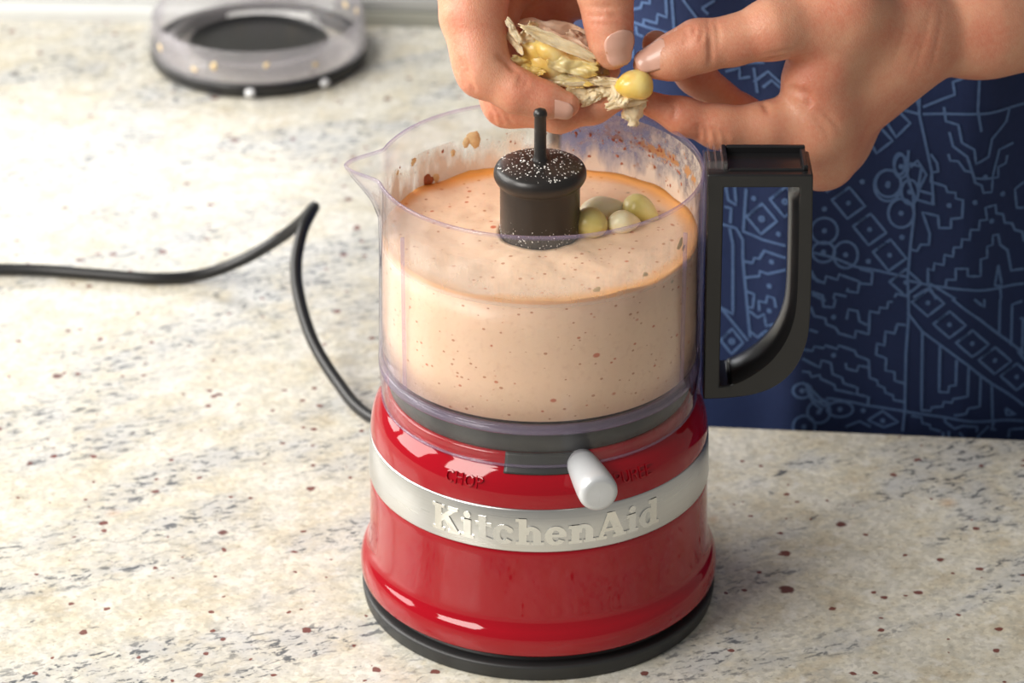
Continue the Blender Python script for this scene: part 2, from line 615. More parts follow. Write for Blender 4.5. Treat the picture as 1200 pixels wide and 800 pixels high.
bm = bmesh.new()
pts = [(-1.2, -0.62), (1.1, -0.62), (1.1, edge_y(1.1)), (0.008, edge_y(0.008)), (0.012, back_y(0.012)), (-1.2, back_y(-1.2))]
vs = [bm.verts.new((x, y, 0)) for x, y in pts]
f = bm.faces.new(vs)
r = bmesh.ops.extrude_face_region(bm, geom=[f])
for v_ in r['geom']:
    if isinstance(v_, bmesh.types.BMVert):
        v_.co.z = -0.03
bmesh.ops.recalc_face_normals(bm, faces=bm.faces)
me = bpy.data.meshes.new('granite_countertop')
bm.to_mesh(me)
bm.free()
me.materials.append(M['granite'])
counter = bpy.data.objects.new('granite_countertop', me)
COL.objects.link(counter)
bevel(counter, 0.003, 3)
tag(counter, 'cream granite kitchen worktop with grey veins and dark red flecks under the food chopper', 'worktop')

b = MB()
b.prism([(-1.2, -0.58), (1.05, -0.58), (1.05, edge_y(1.05) - 0.035), (-0.03, edge_y(-0.03) - 0.035), (-0.03, back_y(-0.03)), (-1.2, back_y(-1.2))], -0.90, -0.0302)
cab = b.build('base_cabinet', M['cabinet'], None, False)
tag(cab, 'pale painted base cabinet carrying the granite worktop', 'cabinet')

b = MB()
b.box(-3.2, 3.2, -3.2, 3.2, -0.95, -0.90)
o = b.build('floor', M['floor'], None, False)
o['kind'] = 'structure'
# low sill along the far edge of the worktop, then the wall
b = MB()
b.prism([(-1.2, back_y(-1.2)), (-0.115, back_y(-0.115)), (-0.115, back_y(-0.115) + 0.10), (-1.2, back_y(-1.2) + 0.10)], -0.03, 0.006)
b.prism([(-1.2, back_y(-1.2) + 0.012), (-0.115, back_y(-0.115) + 0.012), (-0.115, back_y(-0.115) + 0.10), (-1.2, back_y(-1.2) + 0.10)], 0.006, 0.014)
o = bevel(b.build('trim_1', M['white'], None, False), 0.0015)
o['kind'] = 'structure'
b = MB()
b.prism([(-0.115, back_y(-0.115)), (0.03, back_y(0.03)), (0.03, back_y(0.03) + 0.10), (-0.115, back_y(-0.115) + 0.10)], -0.03, 0.0065)
o = b.build('trim_2', M['olive'], None, False)  # dark olive colour stands in for the shadow gap below the steel rail
o['kind'] = 'structure'
b = MB()
b.prism([(-0.115, back_y(-0.115) + 0.004), (0.03, back_y(0.03) + 0.004), (0.03, back_y(0.03) + 0.10), (-0.115, back_y(-0.115) + 0.10)], 0.0065, 0.0145)
o = bevel(b.build('trim_3', M['steel'], None, False), 0.0015)
o['kind'] = 'structure'
b = MB()
b.prism([(-1.6, back_y(-1.6) + 0.10), (0.03, back_y(0.03) + 0.10), (0.03, back_y(0.03) + 0.15), (-1.6, back_y(-1.6) + 0.15)], -0.90, 0.10)
o = b.build('wall_back', M['wallp'], None, False)
o['kind'] = 'structure'

# ------------------------------------------------------------------ food chopper
chop = thing('food_chopper', 'red food chopper with a clear bowl of peach sauce, black handle and metal nameplate band', 'food chopper')

# motor base
b = MB()
prof = smooth_prof([(0.0700, 0.0112), (0.0728, 0.0116), (0.0740, 0.0130), (0.0743, 0.0162), (0.0740, 0.0192), (0.0731, 0.0216), (0.0717, 0.0236), (0.0707, 0.0262), (0.0703, 0.0300), (0.0700, 0.0400), (0.0696, 0.0580)], 4)
prof += [(0.0692, 0.0586), (0.0686, 0.0770)]
prof += smooth_prof([(0.0691, 0.0775), (0.0690, 0.0800), (0.0685, 0.0838), (0.0673, 0.0876), (0.0653, 0.0908), (0.0634, 0.0930), (0.0623, 0.0950), (0.0617, 0.0975), (0.0600, 0.0982)], 4) + [(0.03, 0.0982)]
b.lathe(prof, 160)
base = b.build('motor_base', M['red'], chop)

b = MB()
b.lathe([(0.0690, 0.0584), (0.0699, 0.0585), (0.07005, 0.0590), (0.0695, 0.0768), (0.0692, 0.0773), (0.0684, 0.0774)], 160)
band = b.build('metal_band', M['band'], base)
band['label'] = 'brushed metal nameplate band'

b = MB()
b.lathe(smooth_prof([(0.0700, 0.0), (0.0722, 0.0001), (0.0731, 0.0012), (0.0738, 0.0056), (0.0735, 0.0068), (0.0722, 0.0074), (0.0690, 0.0078)], 3) + [(0.0690, 0.0118)], 160)
b.lathe([(0.0690, 0.0), (0.01, 0.0)], 160)
foot = b.build('foot_ring', M['blackfoot'], base)
b = MB()
b.lathe([(0.0560, 0.0980), (0.0606, 0.0983), (0.0612, 0.0990), (0.0612, 0.1065), (0.0604, 0.1080), (0.03, 0.1082)], 128)
b.build('collar', M['collar'], base)
# lever slot
b = MB()
sl0, sl1 = math.radians(-12.8), math.radians(15.5)
b.lathe([(0.0600, 0.0915), (0.0656, 0.0911), (0.0651, 0.0918), (0.0640, 0.0932), (0.0628, 0.0950), (0.0622, 0.0975), (0.0615, 0.0987)], 24, sl0, sl1, closed=True)
b.build('lever_slot', M['collar'], base)
# lever knob
b = MB()
th = math.radians(15.0)
D = Vector((math.sin(th), -math.cos(th), 0.0))
C0 = Vector((0, 0, 0.0935)) + D * 0.0600
L = [(0.0, 0.0056), (0.004, 0.0062), (0.008, 0.0066), (0.014, 0.0072), (0.021, 0.0077), (0.0255, 0.0078), (0.0272, 0.0074), (0.0282, 0.0064), (0.0284, 0.0052), (0.0284, 0.0)]
b.tube([C0 + D * t_ for t_, _ in L], [max(r_, 1e-5) for _, r_ in L], 32, True)
lev = b.build('lever_knob', M['lever'], base)
lev['label'] = 'silver speed lever knob'


# raised lettering
def glyphs():
    R = lambda x0, x1, y0, y1: [(x0, y0), (x1, y0), (x1, y1), (x0, y1)]

    def arc(cx, cy, rx, ry, ix, iy, a0, a1, n=14):
        out = []
        for i in range(n):
            t0, t1 = [math.radians(a0 + (a1 - a0) * k / n) for k in (i, i + 1)]
            out.append([(cx + ix * math.cos(t0), cy + iy * math.sin(t0)), (cx + rx * math.cos(t0), cy + ry * math.sin(t0)), (cx + rx * math.cos(t1), cy + ry * math.sin(t1)), (cx + ix * math.cos(t1), cy + iy * math.sin(t1))])
        return out

    def disc(cx, cy, r_, n=14):
        return [[(cx + r_ * math.cos(2 * PI * k / n), cy + r_ * math.sin(2 * PI * k / n)) for k in range(n)]]
    g = {}
    g['K'] = (1.14, [R(.1, .37, 0, 1), R(0, .49, 0, .12), R(0, .49, .88, 1), [(.37, .36), (.95, .90), (.70, .90), (.37, .60)], [(.46, .50), (.74, .10), (1.04, .10), (.64, .66)], R(.62, 1.02, .88, 1), R(.62, 1.10, 0, .12)])
    g['i'] = (.53, [R(.1, .37, 0, .7), R(0, .47, 0, .12), R(0, .37, .58, .7)] + disc(.23, .88, .13))
    g['t'] = (.63, [R(.12, .39, .12, .95), R(0, .58, .58, .7)] + arc(.40, .20, .28, .20, .01, .06, 180, 330, 8))
    g['c'] = (.80, arc(.38, .35, .38, .37, .13, .22, 50, 320) + disc(.60, .53, .11))
    arch = arc(.52, .40, .34, .32, .07, .17, 0, 180)
    g['h'] = (.98, [R(.1, .37, 0, 1), R(0, .47, 0, .12), R(0, .37, .88, 1), R(.59, .86, 0, .40), R(.52, .96, 0, .12)] + arch)
    g['n'] = (.98, [R(.1, .37, 0, .7), R(0, .47, 0, .12), R(0, .37, .58, .7), R(.59, .86, 0, .40), R(.52, .96, 0, .12)] + arch)
    g['e'] = (.82, arc(.38, .35, .38, .37, .13, .22, 0, 325) + [R(.14, .74, .30, .41)])
    g['A'] = (1.14, [[(.08, .1), (.24, .1), (.58, 1), (.40, 1)], [(.36, 1), (.68, 1), (1.04, .1), (.72, .1)], R(.25, .80, .28, .40), R(0, .38, 0, .12), R(.62, 1.13, 0, .12)])
    g['d'] = (.92, arc(.36, .35, .36, .37, .12, .22, 0, 360, 20) + [R(.48, .75, 0, 1), R(.38, .75, .88, 1), R(.5, .86, 0, .12)])
    # plain capitals for the small markings
    g['C'] = (.80, arc(.38, .5, .38, .5, .26, .38, 45, 315))
    g['H'] = (.80, [R(0, .13, 0, 1), R(.52, .65, 0, 1), R(.1, .55, .44, .56)])
    g['O'] = (.92, arc(.4, .5, .4, .5, .27, .38, 0, 360, 20))
    g['P'] = (.72, [R(0, .13, 0, 1)] + arc(.24, .73, .34, .27, .22, .15, -90, 90, 10) + [R(.1, .24, .88, 1), R(.1, .24, .46, .58)])
    g['U'] = (.80, [R(0, .13, .32, 1), R(.52, .65, .32, 1)] + arc(.325, .33, .325, .33, .195, .21, 180, 360, 12))
    g['R'] = (.78, g['P'][1] + [[(.28, .48), (.42, .48), (.66, 0), (.50, 0)]])
    g['E'] = (.66, [R(0, .13, 0, 1), R(.1, .52, 0, .12), R(.1, .46, .45, .57), R(.1, .52, .88, 1)])
    return g


GL = glyphs()


def lettering(name, text, unit, th0, surf, height, mat, parent, squash=1.0):
    """surf(s_arc_angle, v) -> point and outward normal"""
    total = sum(GL[ch][0] for ch in text) - 0.06
    b = MB()
    u = -total / 2
    for ch in text:
        for poly in GL[ch][1]:
            n = len(poly)
            lo, hi = [], []
            for (x, y) in poly:
                p, nn = surf(th0, (u + x) * unit * squash, y * unit)
                lo.append(p - nn * 0.0002)
                hi.append(p + nn * height)
            b.add(lo + hi, [tuple(range(n, 2 * n))] + [(i, (i + 1) % n, n + (i + 1) % n, n + i) for i in range(n)])
        u += GL[ch][0]
    return b.build(name, mat, parent, False)


def on_band(th0, s_, v_):
    z = 0.0620 + v_
    r_ = 0.07005 - (z - 0.0590) * (0.00055 / 0.0178)
    a = th0 + s_ / r_
    return Vector((r_ * math.sin(a), -r_ * math.cos(a), z)), Vector((math.sin(a), -math.cos(a), 0))


lettering('lettering', 'KitchenAid', 0.01155, math.radians(2.6), on_band, 0.00045, M['letters'], band, 1.0)


def on_shoulder(th0, s_, v_):
    t_ = v_
    p0, p1 = np.array([0.0686, 0.0832]), np.array([0.0660, 0.0899])
    q = p0 + (p1 - p0) / np.linalg.norm(p1 - p0) * (t_ + 0.0008) + np.array([0.0006, 0.0004]) * math.sin(min(1, (t_ + 0.0008) / 0.0072) * PI)
    a = th0 + s_ / q[0]
    rad = Vector((math.sin(a), -math.cos(a), 0))
    return rad * q[0] + Vector((0, 0, q[1])), (rad * 0.92 + Vector((0, 0, 0.38))).normalized()


lettering('marking', 'CHOP', 0.0050, math.radians(-26.0), on_shoulder, 0.00045, M['red'], base, 1.05)
lettering('marking', 'PUREE', 0.0050, math.radians(33.0), on_shoulder, 0.00045, M['red'], base, 1.0)

# cord
cp = [atZ(-120, 322, .003), atZ(-40, 316, .003), atZ(40, 316, .003), atZ(110, 321, .003), atZ(180, 326, .003), atZ(235, 322, .004), atZ(285, 304, .012), atZ(325, 281, .024), atZ(350, 262, .036), atZ(365, 246, .047), atZ(368, 243, .050), atZ(364, 250, .050), atZ(354, 272, .046), atZ(347, 310, .036), atZ(351, 350, .027), atZ(367, 400, .018), atZ(396, 448, .012), atZ(432, 487, .010)]
cp = [tuple(p) for p in cp] + [(-0.045, 0.105, 0.011), (-0.025, 0.080, 0.0135), (-0.018, 0.066, 0.0145)]
cps = []
for i in range(len(cp) - 1):
    P4 = [np.array(cp[max(0, min(len(cp) - 1, k))]) for k in (i - 1, i, i + 1, i + 2)]
    for j in range(6):
        t_ = j / 6
        cps.append(tuple(0.5 * (2 * P4[1] + (P4[2] - P4[0]) * t_ + (2 * P4[0] - 5 * P4[1] + 4 * P4[2] - P4[3]) * t_ ** 2 + (3 * P4[1] - P4[0] - 3 * P4[2] + P4[3]) * t_ ** 3)))
cps.append(cp[-1])
b = MB()
b.tube(cps, 0.0029, 14)
b.build('power_cord', M['cord'], chop)

# ---- bowl
SPA = -PI / 2 - 0.02                   # azimuth of the pouring lip (towards -X)


def spout(r_, z_, a):
    da = (a - SPA + PI) % (2 * PI) - PI
    w = max(0.0, 1 - abs(da) / 0.25)
    w = w * w * (3 - 2 * w) * 0.75 + w * 0.25
    h = min(1.0, max(0.0, (z_ - 0.1745) / 0.0200))
    h = h * h * (3 - 2 * h) * 0.6 + h * 0.4
    return r_ + 0.0128 * w * h, z_


outer = [(0.0641, 0.0938), (0.0644, 0.0975), (0.0650, 0.1050), (0.0653, 0.1094), (0.0652, 0.1130), (0.0648, 0.1300), (0.0644, 0.1500), (0.0643, 0.1650), (0.0644, 0.1740), (0.0646, 0.1805), (0.0647, 0.1850), (0.0649, 0.1895), (0.0651, 0.1930)]
inner = [(0.0640, 0.1930), (0.0638, 0.1895), (0.0637, 0.1850), (0.0636, 0.1818), (0.0633, 0.1808), (0.0633, 0.1740), (0.0633, 0.1650), (0.0637, 0.1300), (0.0640, 0.1135), (0.0600, 0.1122), (0.02, 0.1122)]
b = MB()
b.lathe(outer, 288, fn=spout)
b.lathe(inner, 288, fn=spout)
bowl = b.build('bowl', M['clear'], chop)
bowl['label'] = 'clear plastic bowl with a pouring lip'
b = MB()
b.lathe([(0.0639, 0.1928), (0.0640, 0.1938), (0.0645, 0.1943), (0.0650, 0.1938), (0.0652, 0.1928)], 288, fn=spout)
b.build('rim', M['rim'], bowl)
b = MB()
b.lathe([(0.0652, 0.1085), (0.06535, 0.1092), (0.0653, 0.1112), (0.0649, 0.1120), (0.0626, 0.1122), (0.0626, 0.1086)], 200, closed=True)
b.build('floor_ring', M['rim'], bowl)
b = MB()
b.lathe([(0.0634, 0.0937), (0.0638, 0.0932), (0.0643, 0.0934), (0.0645, 0.0942), (0.0640, 0.0946)], 200, closed=True)
b.build('skirt_edge', M['rim'], bowl)
for az in (-56.0, 60.5, 151.0):
    a = math.radians(az)
    e = 0.0045
    b = MB()
    for (r_, w_) in ((0.0644, 0.00022),):
        tang = Vector((math.cos(a), math.sin(a), 0))
        rad = Vector((math.sin(a), -math.cos(a), 0))
        q = [rad * (r_ + dr) + tang * dw for dr, dw in ((-0.0006, -w_), (0.0010, -w_), (0.0010, w_), (-0.0006, w_))]
        vs_ = [v_ + Vector((0, 0, z_)) for z_ in (0.1135, 0.1800) for v_ in q]
        b.add(vs_, [(0, 1, 2, 3), (4, 7, 6, 5)] + [(i, (i + 1) % 4, 4 + (i + 1) % 4, 4 + i) for i in range(4)])
    b.build('rib', M['rim'], bowl, False)

# film of sauce left on the inside of the wall
b = MB()
b.lathe([(0.0631, 0.1630 + 0.0178 * k / 10) for k in range(11)] + [(0.0634, 0.1819), (0.0635, 0.1850), (0.0636, 0.1890), (0.0637, 0.1915)], 200, fn=spout)
b.build('sauce_film', M['film'], bowl)


def blob(b, c, n, r_, flat=0.35, seed=0, seg=14):
    """an irregular flattened splash on a surface point c with outward normal n"""
    n = Vector(n).normalized()
    t = n.orthogonal().normalized()
    s_ = n.cross(t)
    rr = random.Random(seed)
    ph = [rr.random() * 6.28 for _ in range(4)]
    vs_, fs_ = [Vector(c) + n * r_ * flat], []
    rings = 4
    for i in range(1, rings + 1):
        q = i / rings
        for k in range(seg):
            a = 2 * PI * k / seg
            w = 1 + 0.22 * math.sin(2 * a + ph[0]) + 0.12 * math.sin(3 * a + ph[1]) + 0.09 * math.sin(5 * a + ph[2])
            h = flat * math.sqrt(max(0, 1 - q * q)) * (1 + 0.25 * math.sin(3 * a + ph[3]) * q)
            vs_.append(Vector(c) + (t * math.cos(a) + s_ * math.sin(a)) * r_ * q * w + n * (r_ * h - 0.0002))
    for k in range(seg):
        fs_.append((0, 1 + k, 1 + (k + 1) % seg))
    for i in range(rings - 1):
        for k in range(seg):
            fs_.append((1 + i * seg + k, 1 + (i + 1) * seg + k, 1 + (i + 1) * seg + (k + 1) % seg, 1 + i * seg + (k + 1) % seg))
    b.add(vs_, fs_)


def wall_pt(az, z_, r_=0.0630):
    a = math.radians(az)
    return (r_ * math.sin(a), -r_ * math.cos(a), z_), (-math.sin(a), math.cos(a), 0)


sd = 0
for az, z_, r_ in ((205, .1800, .0034), (208, .1795, .0022), (214, .1760, .0014), (234, .1790, .0016), (245, .1788, .0010), (226, .1678, .0028), (222, .1672, .0020), (188, .1700, .0012), (60, .1750, .0022), (63, .1720, .0014), (40, .1700, .0012), (20, .1690, .0013)):
    b = MB()
    p, n = wall_pt(az, z_, 0.0630 if az > 90 else 0.0629)
    if az < 90:                 # on the near wall the cream shows its outer side
        n = (-n[0], -n[1], 0)
    blob(b, p, n, r_, 0.32 if az > 90 else 0.05, sd)
    sd += 1
    b.build('sauce_splash', M['spice'] if az in (226,) else M['splash'], bowl)
b = MB()
for i in range(150):
    az = rng.choice([rng.uniform(120, 178), rng.uniform(110, 185), rng.uniform(185, 250)])
    z_ = 0.1818 + rng.gauss(0, 0.0022) if i % 3 else rng.uniform(0.168, 0.190)
    p, n = wall_pt(az, min(z_, 0.191), 0.0630 if z_ < 0.181 else 0.0633)
    if az > 185 and z_ > .181:
        continue
    blob(b, p, n, rng.choice([.00025,.0003,.0004,.0005,.0008]), 0.4, i, 8)
sp = b.build('spice_specks', M['spice'], bowl)
sp['kind'] = 'stuff'

# hub with drive pin
b = MB()
b.lathe([(0.0150, 0.1125), (0.0157, 0.1135), (0.0157, 0.1650), (0.0159, 0.1655), (0.0159, 0.1860), (0.0160, 0.1868)] + smooth_prof([(0.0172, 0.1876), (0.0182, 0.1894), (0.0184, 0.1912), (0.0179, 0.1930), (0.0165, 0.1944), (0.0120, 0.1958), (0.0060, 0.1966), (0.0030, 0.1968)], 4), 72)
hub = b.build('blade_hub', M['blackhub'], chop)
hub['label'] = 'black blade hub with a domed cap'
b = MB()
b.lathe([(0.0034, 0.1962), (0.0030, 0.1975), (0.00245, 0.1985), (0.00235, 0.2150), (0.0027, 0.2158), (0.0027, 0.2168), (0.0022, 0.2180), (0.0010, 0.2186), (0.0001, 0.2187)], 28)
b.build('drive_pin', M['blackhub'], hub)
b = MB()
for i in range(420):
    r_ = 0.0168 * math.sqrt(rng.random())
    a = rng.uniform(0, 2 * PI)
    if r_ < 0.003:
        continue
    zz = float(np.interp(r_, [0, .006, .012, .0165, .0179], [.1968, .1966, .1958, .1944, .1930]))
    blob(b, (r_ * math.sin(a), -r_ * math.cos(a), zz), (0, 0, 1), rng.uniform(0.00018, 0.00052), 0.8, i, 6)
for i in range(240):
    a = rng.uniform(-1.7, 1.7)
    z_ = 0.1655 + abs(rng.gauss(0, 0.0035))
    blob(b, (0.0159 * math.sin(a), -0.0159 * math.cos(a), z_), (math.sin(a), -math.cos(a), 0), rng.uniform(0.00015, 0.0005), 0.5, i, 6)
for i in range(16):
    a = rng.uniform(-1.7, 1.7)
    z_ = rng.uniform(0.198, 0.2175)
    blob(b, (0.0024 * math.sin(a), -0.0024 * math.cos(a), z_), (math.sin(a), -math.cos(a), 0), rng.uniform(0.0001, 0.0003), 0.5, i, 6)
o = b.build('white_grains', M['salt'], hub)
o['kind'] = 'stuff'

# ---- handle: a D-shaped frame
HY0, HY1 = -0.0115, 0.0115


def hp(px, py):
    p = atY(px, py, HY0)
    return (p[0], p[2])


OUT = [(829, 205), (953, 205), (951.5, 300), (949, 375), (943, 408), (930, 434), (910, 452), (885, 462), (855, 466.5), (824, 468)]
INN = [(848, 220), (937, 220), (936, 290), (934, 350), (929, 380), (918, 405), (902, 425), (882, 440), (862, 450), (843, 453)]


def resample(pts, k=6):
    out = []
    n = len(pts)
    for i in range(n):
        p, q = np.array(pts[i]), np.array(pts[(i + 1) % n])
        if 1 <= i <= n - 2:
            p0, p3 = np.array(pts[max(1, i - 1)]), np.array(pts[min(n - 1, i + 2)])
            for j in range(k):
                t_ = j / k
                out.append(0.5 * (2 * p + (q - p0) * t_ + (2 * p0 - 5 * p + 4 * q - p3) * t_ ** 2 + (3 * p - p0 - 3 * q + p3) * t_ ** 3))
        else:
            for j in range(k):
                out.append(p + (q - p) * j / k)
    return out


oo = [hp(*q) for q in resample(OUT)]
ii = [hp(*q) for q in resample(INN)]
n = len(oo)
b = MB()
hc = (sum(x for x, z in ii) / n, sum(z for x, z in ii) / n)
RNG_ = 9
vs_ = [(x, HY0, z) for x, z in oo]
for q in range(RNG_):                       # the grip swells into the opening behind the flat front face
    t_ = q / (RNG_ - 1)
    bul = 0.0036 * math.sqrt(max(0.0, 1 - (2 * t_ - 1) ** 2))
    for i, (x, z) in enumerate(ii):
        p_, q_ = ii[i - 1], ii[(i + 1) % n]
        tx, tz = q_[0] - p_[0], q_[1] - p_[1]
        l_ = math.hypot(tx, tz)
        nx_, nz_ = -tz / l_, tx / l_
        if nx_ * (hc[0] - x) + nz_ * (hc[1] - z) < 0:
            nx_, nz_ = -nx_, -nz_
        w_ = 1.0 if 6 < i < 50 else 0.0
        w_ *= min(1.0, max(0.0, (i - 6) / 2.0))
        vs_.append((x + nx_ * bul * w_, HY0 + (HY1 - HY0) * (0.04 + 0.92 * t_ if 0 < q < RNG_ - 1 else t_), z + nz_ * bul * w_))
m0 = len(vs_)
vs_ += [(x, HY1, z) for x, z in oo]
fs_ = []
for i in range(n):
    j = (i + 1) % n
    last = RNG_ * n
    fs_ += [(i, n + i, n + j, j), (m0 + i, m0 + j, last + j, last + i), (i, j, m0 + j, m0 + i)]
    for q in range(RNG_ - 1):
        a_ = n * (1 + q)
        fs_.append((a_ + i, a_ + n + i, a_ + n + j, a_ + j))
b.add(vs_, fs_)
handle = b.build('handle', M['black'], bowl, True)
bevel(handle, 0.0006, 2, 1.0)
handle.data.set_sharp_from_angle(angle=0.6)
ztop = oo[0][1]
xl, xr = hp(848, 205)[0], hp(951, 205)[0]
b = MB()
b.box(xl + 0.002, xr - 0.001, HY1 - 0.0022, HY1, ztop - 0.003, ztop + 0.0030)
b.box(xl + 0.002, xr - 0.001, HY0 + 0.004, HY0 + 0.0055, ztop - 0.003, ztop + 0.0008)
b.box(xr - 0.0032, xr - 0.001, HY0 + 0.004, HY1, ztop - 0.003, ztop + 0.0022)
b.box(xl, xl + 0.002, HY0 + 0.004, HY1, ztop - 0.003, ztop + 0.0030)
bevel(b.build('handle_top', M['black'], handle, False), 0.0006, 2)
# clear bracket that carries the handle
xb = hp(829, 205)[0]
b = MB()
b.box(0.0635, xb + 0.0003, -0.0075, 0.0075, 0.0955, 0.1900)
bevel(b.build('handle_bracket', M['rim'], bowl, False), 0.0008, 2)
b = MB()
b.box(0.0645, xb + 0.0085, -0.0095, 0.0100, 0.1945, 0.1965)
for k in range(3):
    b.box(xb + 0.0005 + 0.0025 * k, xb + 0.0013 + 0.0025 * k, -0.0085, 0.0090, 0.1965, 0.2000)
b.box(xb - 0.0005, xb + 0.0080, 0.0005, 0.0013, 0.1965, 0.1990)
b.box(xb - 0.0005, xb + 0.0080, -0.0088, -0.0080, 0.1965, 0.2000)
bevel(b.build('lock_tab', M['clear'], bowl, False), 0.0003, 1)

# ------------------------------------------------------------------ sauce and cloves in it
b = MB()
NR, NA = 26, 120
vs_, fs_ = [], []
for i in range(NR + 1):
    r_ = 0.0160 + (0.0630 - 0.0160) * i / NR
    for k in range(NA):
        a = 2 * PI * k / NA
        x, y = r_ * math.sin(a), -r_ * math.cos(a)
        z_ = 0.1650 + 0.0009 * mnoise.noise(Vector((x * 70, y * 70, 0))) + 0.0004 * mnoise.noise(Vector((x * 200, y * 200, 3)))
        z_ += 0.0014 * max(0, (r_ - 0.0599) / 0.0031) ** 2 * (0.6 + mnoise.noise(Vector((x * 60, y * 60, 9))))
        vs_.append((x, y, z_))
for i in range(NR):
    for k in range(NA):
        k2 = (k + 1) % NA
        fs_.append((i * NA + k, (i + 1) * NA + k, (i + 1) * NA + k2, i * NA + k2))
m0 = len(vs_)
for r_, z_ in ((0.0631, 0.150), (0.0634, 0.130), (0.0636, 0.1138), (0.0600, 0.1126), (0.0163, 0.1126)):
    for k in range(NA):
        a = 2 * PI * k / NA
        vs_.append((r_ * math.sin(a), -r_ * math.cos(a), z_))
chain = [NR * NA, m0, m0 + NA, m0 + 2 * NA, m0 + 3 * NA, m0 + 4 * NA, 0]
for s0, s1 in zip(chain, chain[1:]):
    for k in range(NA):
        k2 = (k + 1) % NA
        fs_.append((s0 + k, s1 + k, s1 + k2, s0 + k2))
b.add(vs_, fs_)
o = b.build('sauce', M['sauce'])
tag(o, 'creamy peach sauce with red chilli flecks filling the clear bowl', 'sauce')


def clove_mesh(L_, r_, bend=0.15, seed=0, nu=20, nv=20, tip=1.6, taper=0.35, ex=0.62):
    """a garlic clove along +X: blunt root end, tapered tip, one flattened side"""
    vs_, fs_ = [], []
    for i in range(nu + 1):
        t_ = i / nu
        q = math.sin(PI * min(1, t_ ** 0.85)) ** ex * (1 - taper * t_ ** tip)
        for k in range(nv):
            a = 2 * PI * k / nv
            y = math.cos(a) * r_ * q
            z = math.sin(a) * r_ * q * (0.86 if math.sin(a) < 0 else 1.0)
            d = 1 + 0.07 * mnoise.noise(Vector((t_ * 3 + seed, math.cos(a), math.sin(a))))
            vs_.append(Vector(((t_ - 0.5) * L_, y * d, z * d + bend * L_ * (0.25 - (t_ - 0.5) ** 2))))
    for i in range(nu):
        for k in range(nv):
            k2 = (k + 1) % nv
            fs_.append((i * nv + k, i * nv + k2, (i + 1) * nv + k2, (i + 1) * nv + k))
    return vs_, fs_


def clove(name, loc, rot, L_, r_, mat, parent=None, seed=0, **kw):
    vs_, fs_ = clove_mesh(L_, r_, seed=seed, **kw)
    R = Matrix.Rotation(rot[2], 4, 'Z') @ Matrix.Rotation(rot[1], 4, 'Y') @ Matrix.Rotation(rot[0], 4, 'X')
    vs_ = [Vector(loc) + R @ v_ for v_ in vs_]
    return mesh_obj(name, vs_, fs_, mat, parent)


GC = 'garlic cloves floating in the sauce'
tag(clove('garlic_clove', atZ(688, 264, .1672), (0, .25, 2.3), .0190, .0076, M['clove_olive'], seed=1), 'olive green garlic clove touching the black hub in the sauce', 'garlic clove', GC)
tag(clove('garlic_clove', atZ(708, 247, .1668), (0, -.1, .1), .0210, .0060, M['clove_pale'], seed=2), 'long pale garlic clove lying behind the olive ones in the sauce', 'garlic clove', GC)
tag(clove('garlic_clove', atZ(751, 247, .1675), (.4, .2, -.5), .0165, .0066, M['clove_olive'], seed=3), 'rough olive garlic clove nearest the bowl handle in the sauce', 'garlic clove', GC)
tag(clove('garlic_clove', atZ(732, 262, .1672), (0, .1, .5), .0150, .0056, M['clove_pale'], seed=4), 'short ivory garlic clove at the front of the floating group', 'garlic clove', GC)

# ------------------------------------------------------------------ lid on the worktop
LC = atZ(304, 66, 0.0)
lid = thing('chopper_lid', 'clear round chopper lid with a black base ring resting at the back of the worktop', 'lid', (LC[0], LC[1], 0))


def llathe(prof, name, mat, parent, seg=120, **kw):
    b = MB()
    b.lathe(prof, seg, cx=LC[0], cy=LC[1], **kw)
    return b.build(name, mat, parent)


lring = llathe([(0.0560, 0.0), (0.0590, 0.0), (0.0612, 0.0015), (0.0620, 0.0060), (0.0617, 0.0085), (0.0590, 0.0086), (0.0560, 0.0070)], 'base_ring', M['black'], lid, closed=True)
llathe([(0.0616, 0.0084), (0.0617, 0.0110), (0.0612, 0.0180), (0.0604, 0.0255), (0.0596, 0.0275), (0.0584, 0.0270), (0.0582, 0.0240), (0.0588, 0.0100), (0.0590, 0.0075)], 'clear_wall', M['lidclear'], lid)
llathe([(0.0590, 0.0078), (0.0540, 0.0090), (0.0500, 0.0130), (0.0470, 0.0150), (0.0430, 0.0140), (0.0395, 0.0095)], 'inner_step', M['lidclear'], lid)
llathe([(0.0400, 0.0098), (0.0395, 0.0088), (0.0300, 0.0080), (0.0200, 0.0080), (0.0001, 0.0080)], 'centre_plate', M['black'], lid)
for px in (302, 385):
    a = math.asin((px - 304) / 127.0 * 1.0)
    b = MB()
    tang = Vector((math.cos(a), math.sin(a), 0))
    rad = Vector((math.sin(a), -math.cos(a), 0))
    c0 = Vector((LC[0], LC[1], 0)) + rad * 0.0612
    vs_ = []
    for z_, w_, d_ in ((0.0022, .0018, .0022), (0.0034, .0026, .0028), (0.0052, .0026, .0026), (0.0060, .0018, .0018), (0.0066, .0014, .0010)):
        for sx_, sy_ in ((-1, -.6), (1, -.6), (1, 1), (-1, 1)):
            vs_.append(c0 + tang * sx_ * w_ + rad * sy_ * d_ + Vector((0, 0, z_)))
    b.add(vs_, [(0, 3, 2, 1), (16, 17, 18, 19)] + [(i * 4 + k, i * 4 + (k + 1) % 4, (i + 1) * 4 + (k + 1) % 4, (i + 1) * 4 + k) for i in range(4) for k in range(4)])
    b.build('locking_tab', M['tab'], lid)
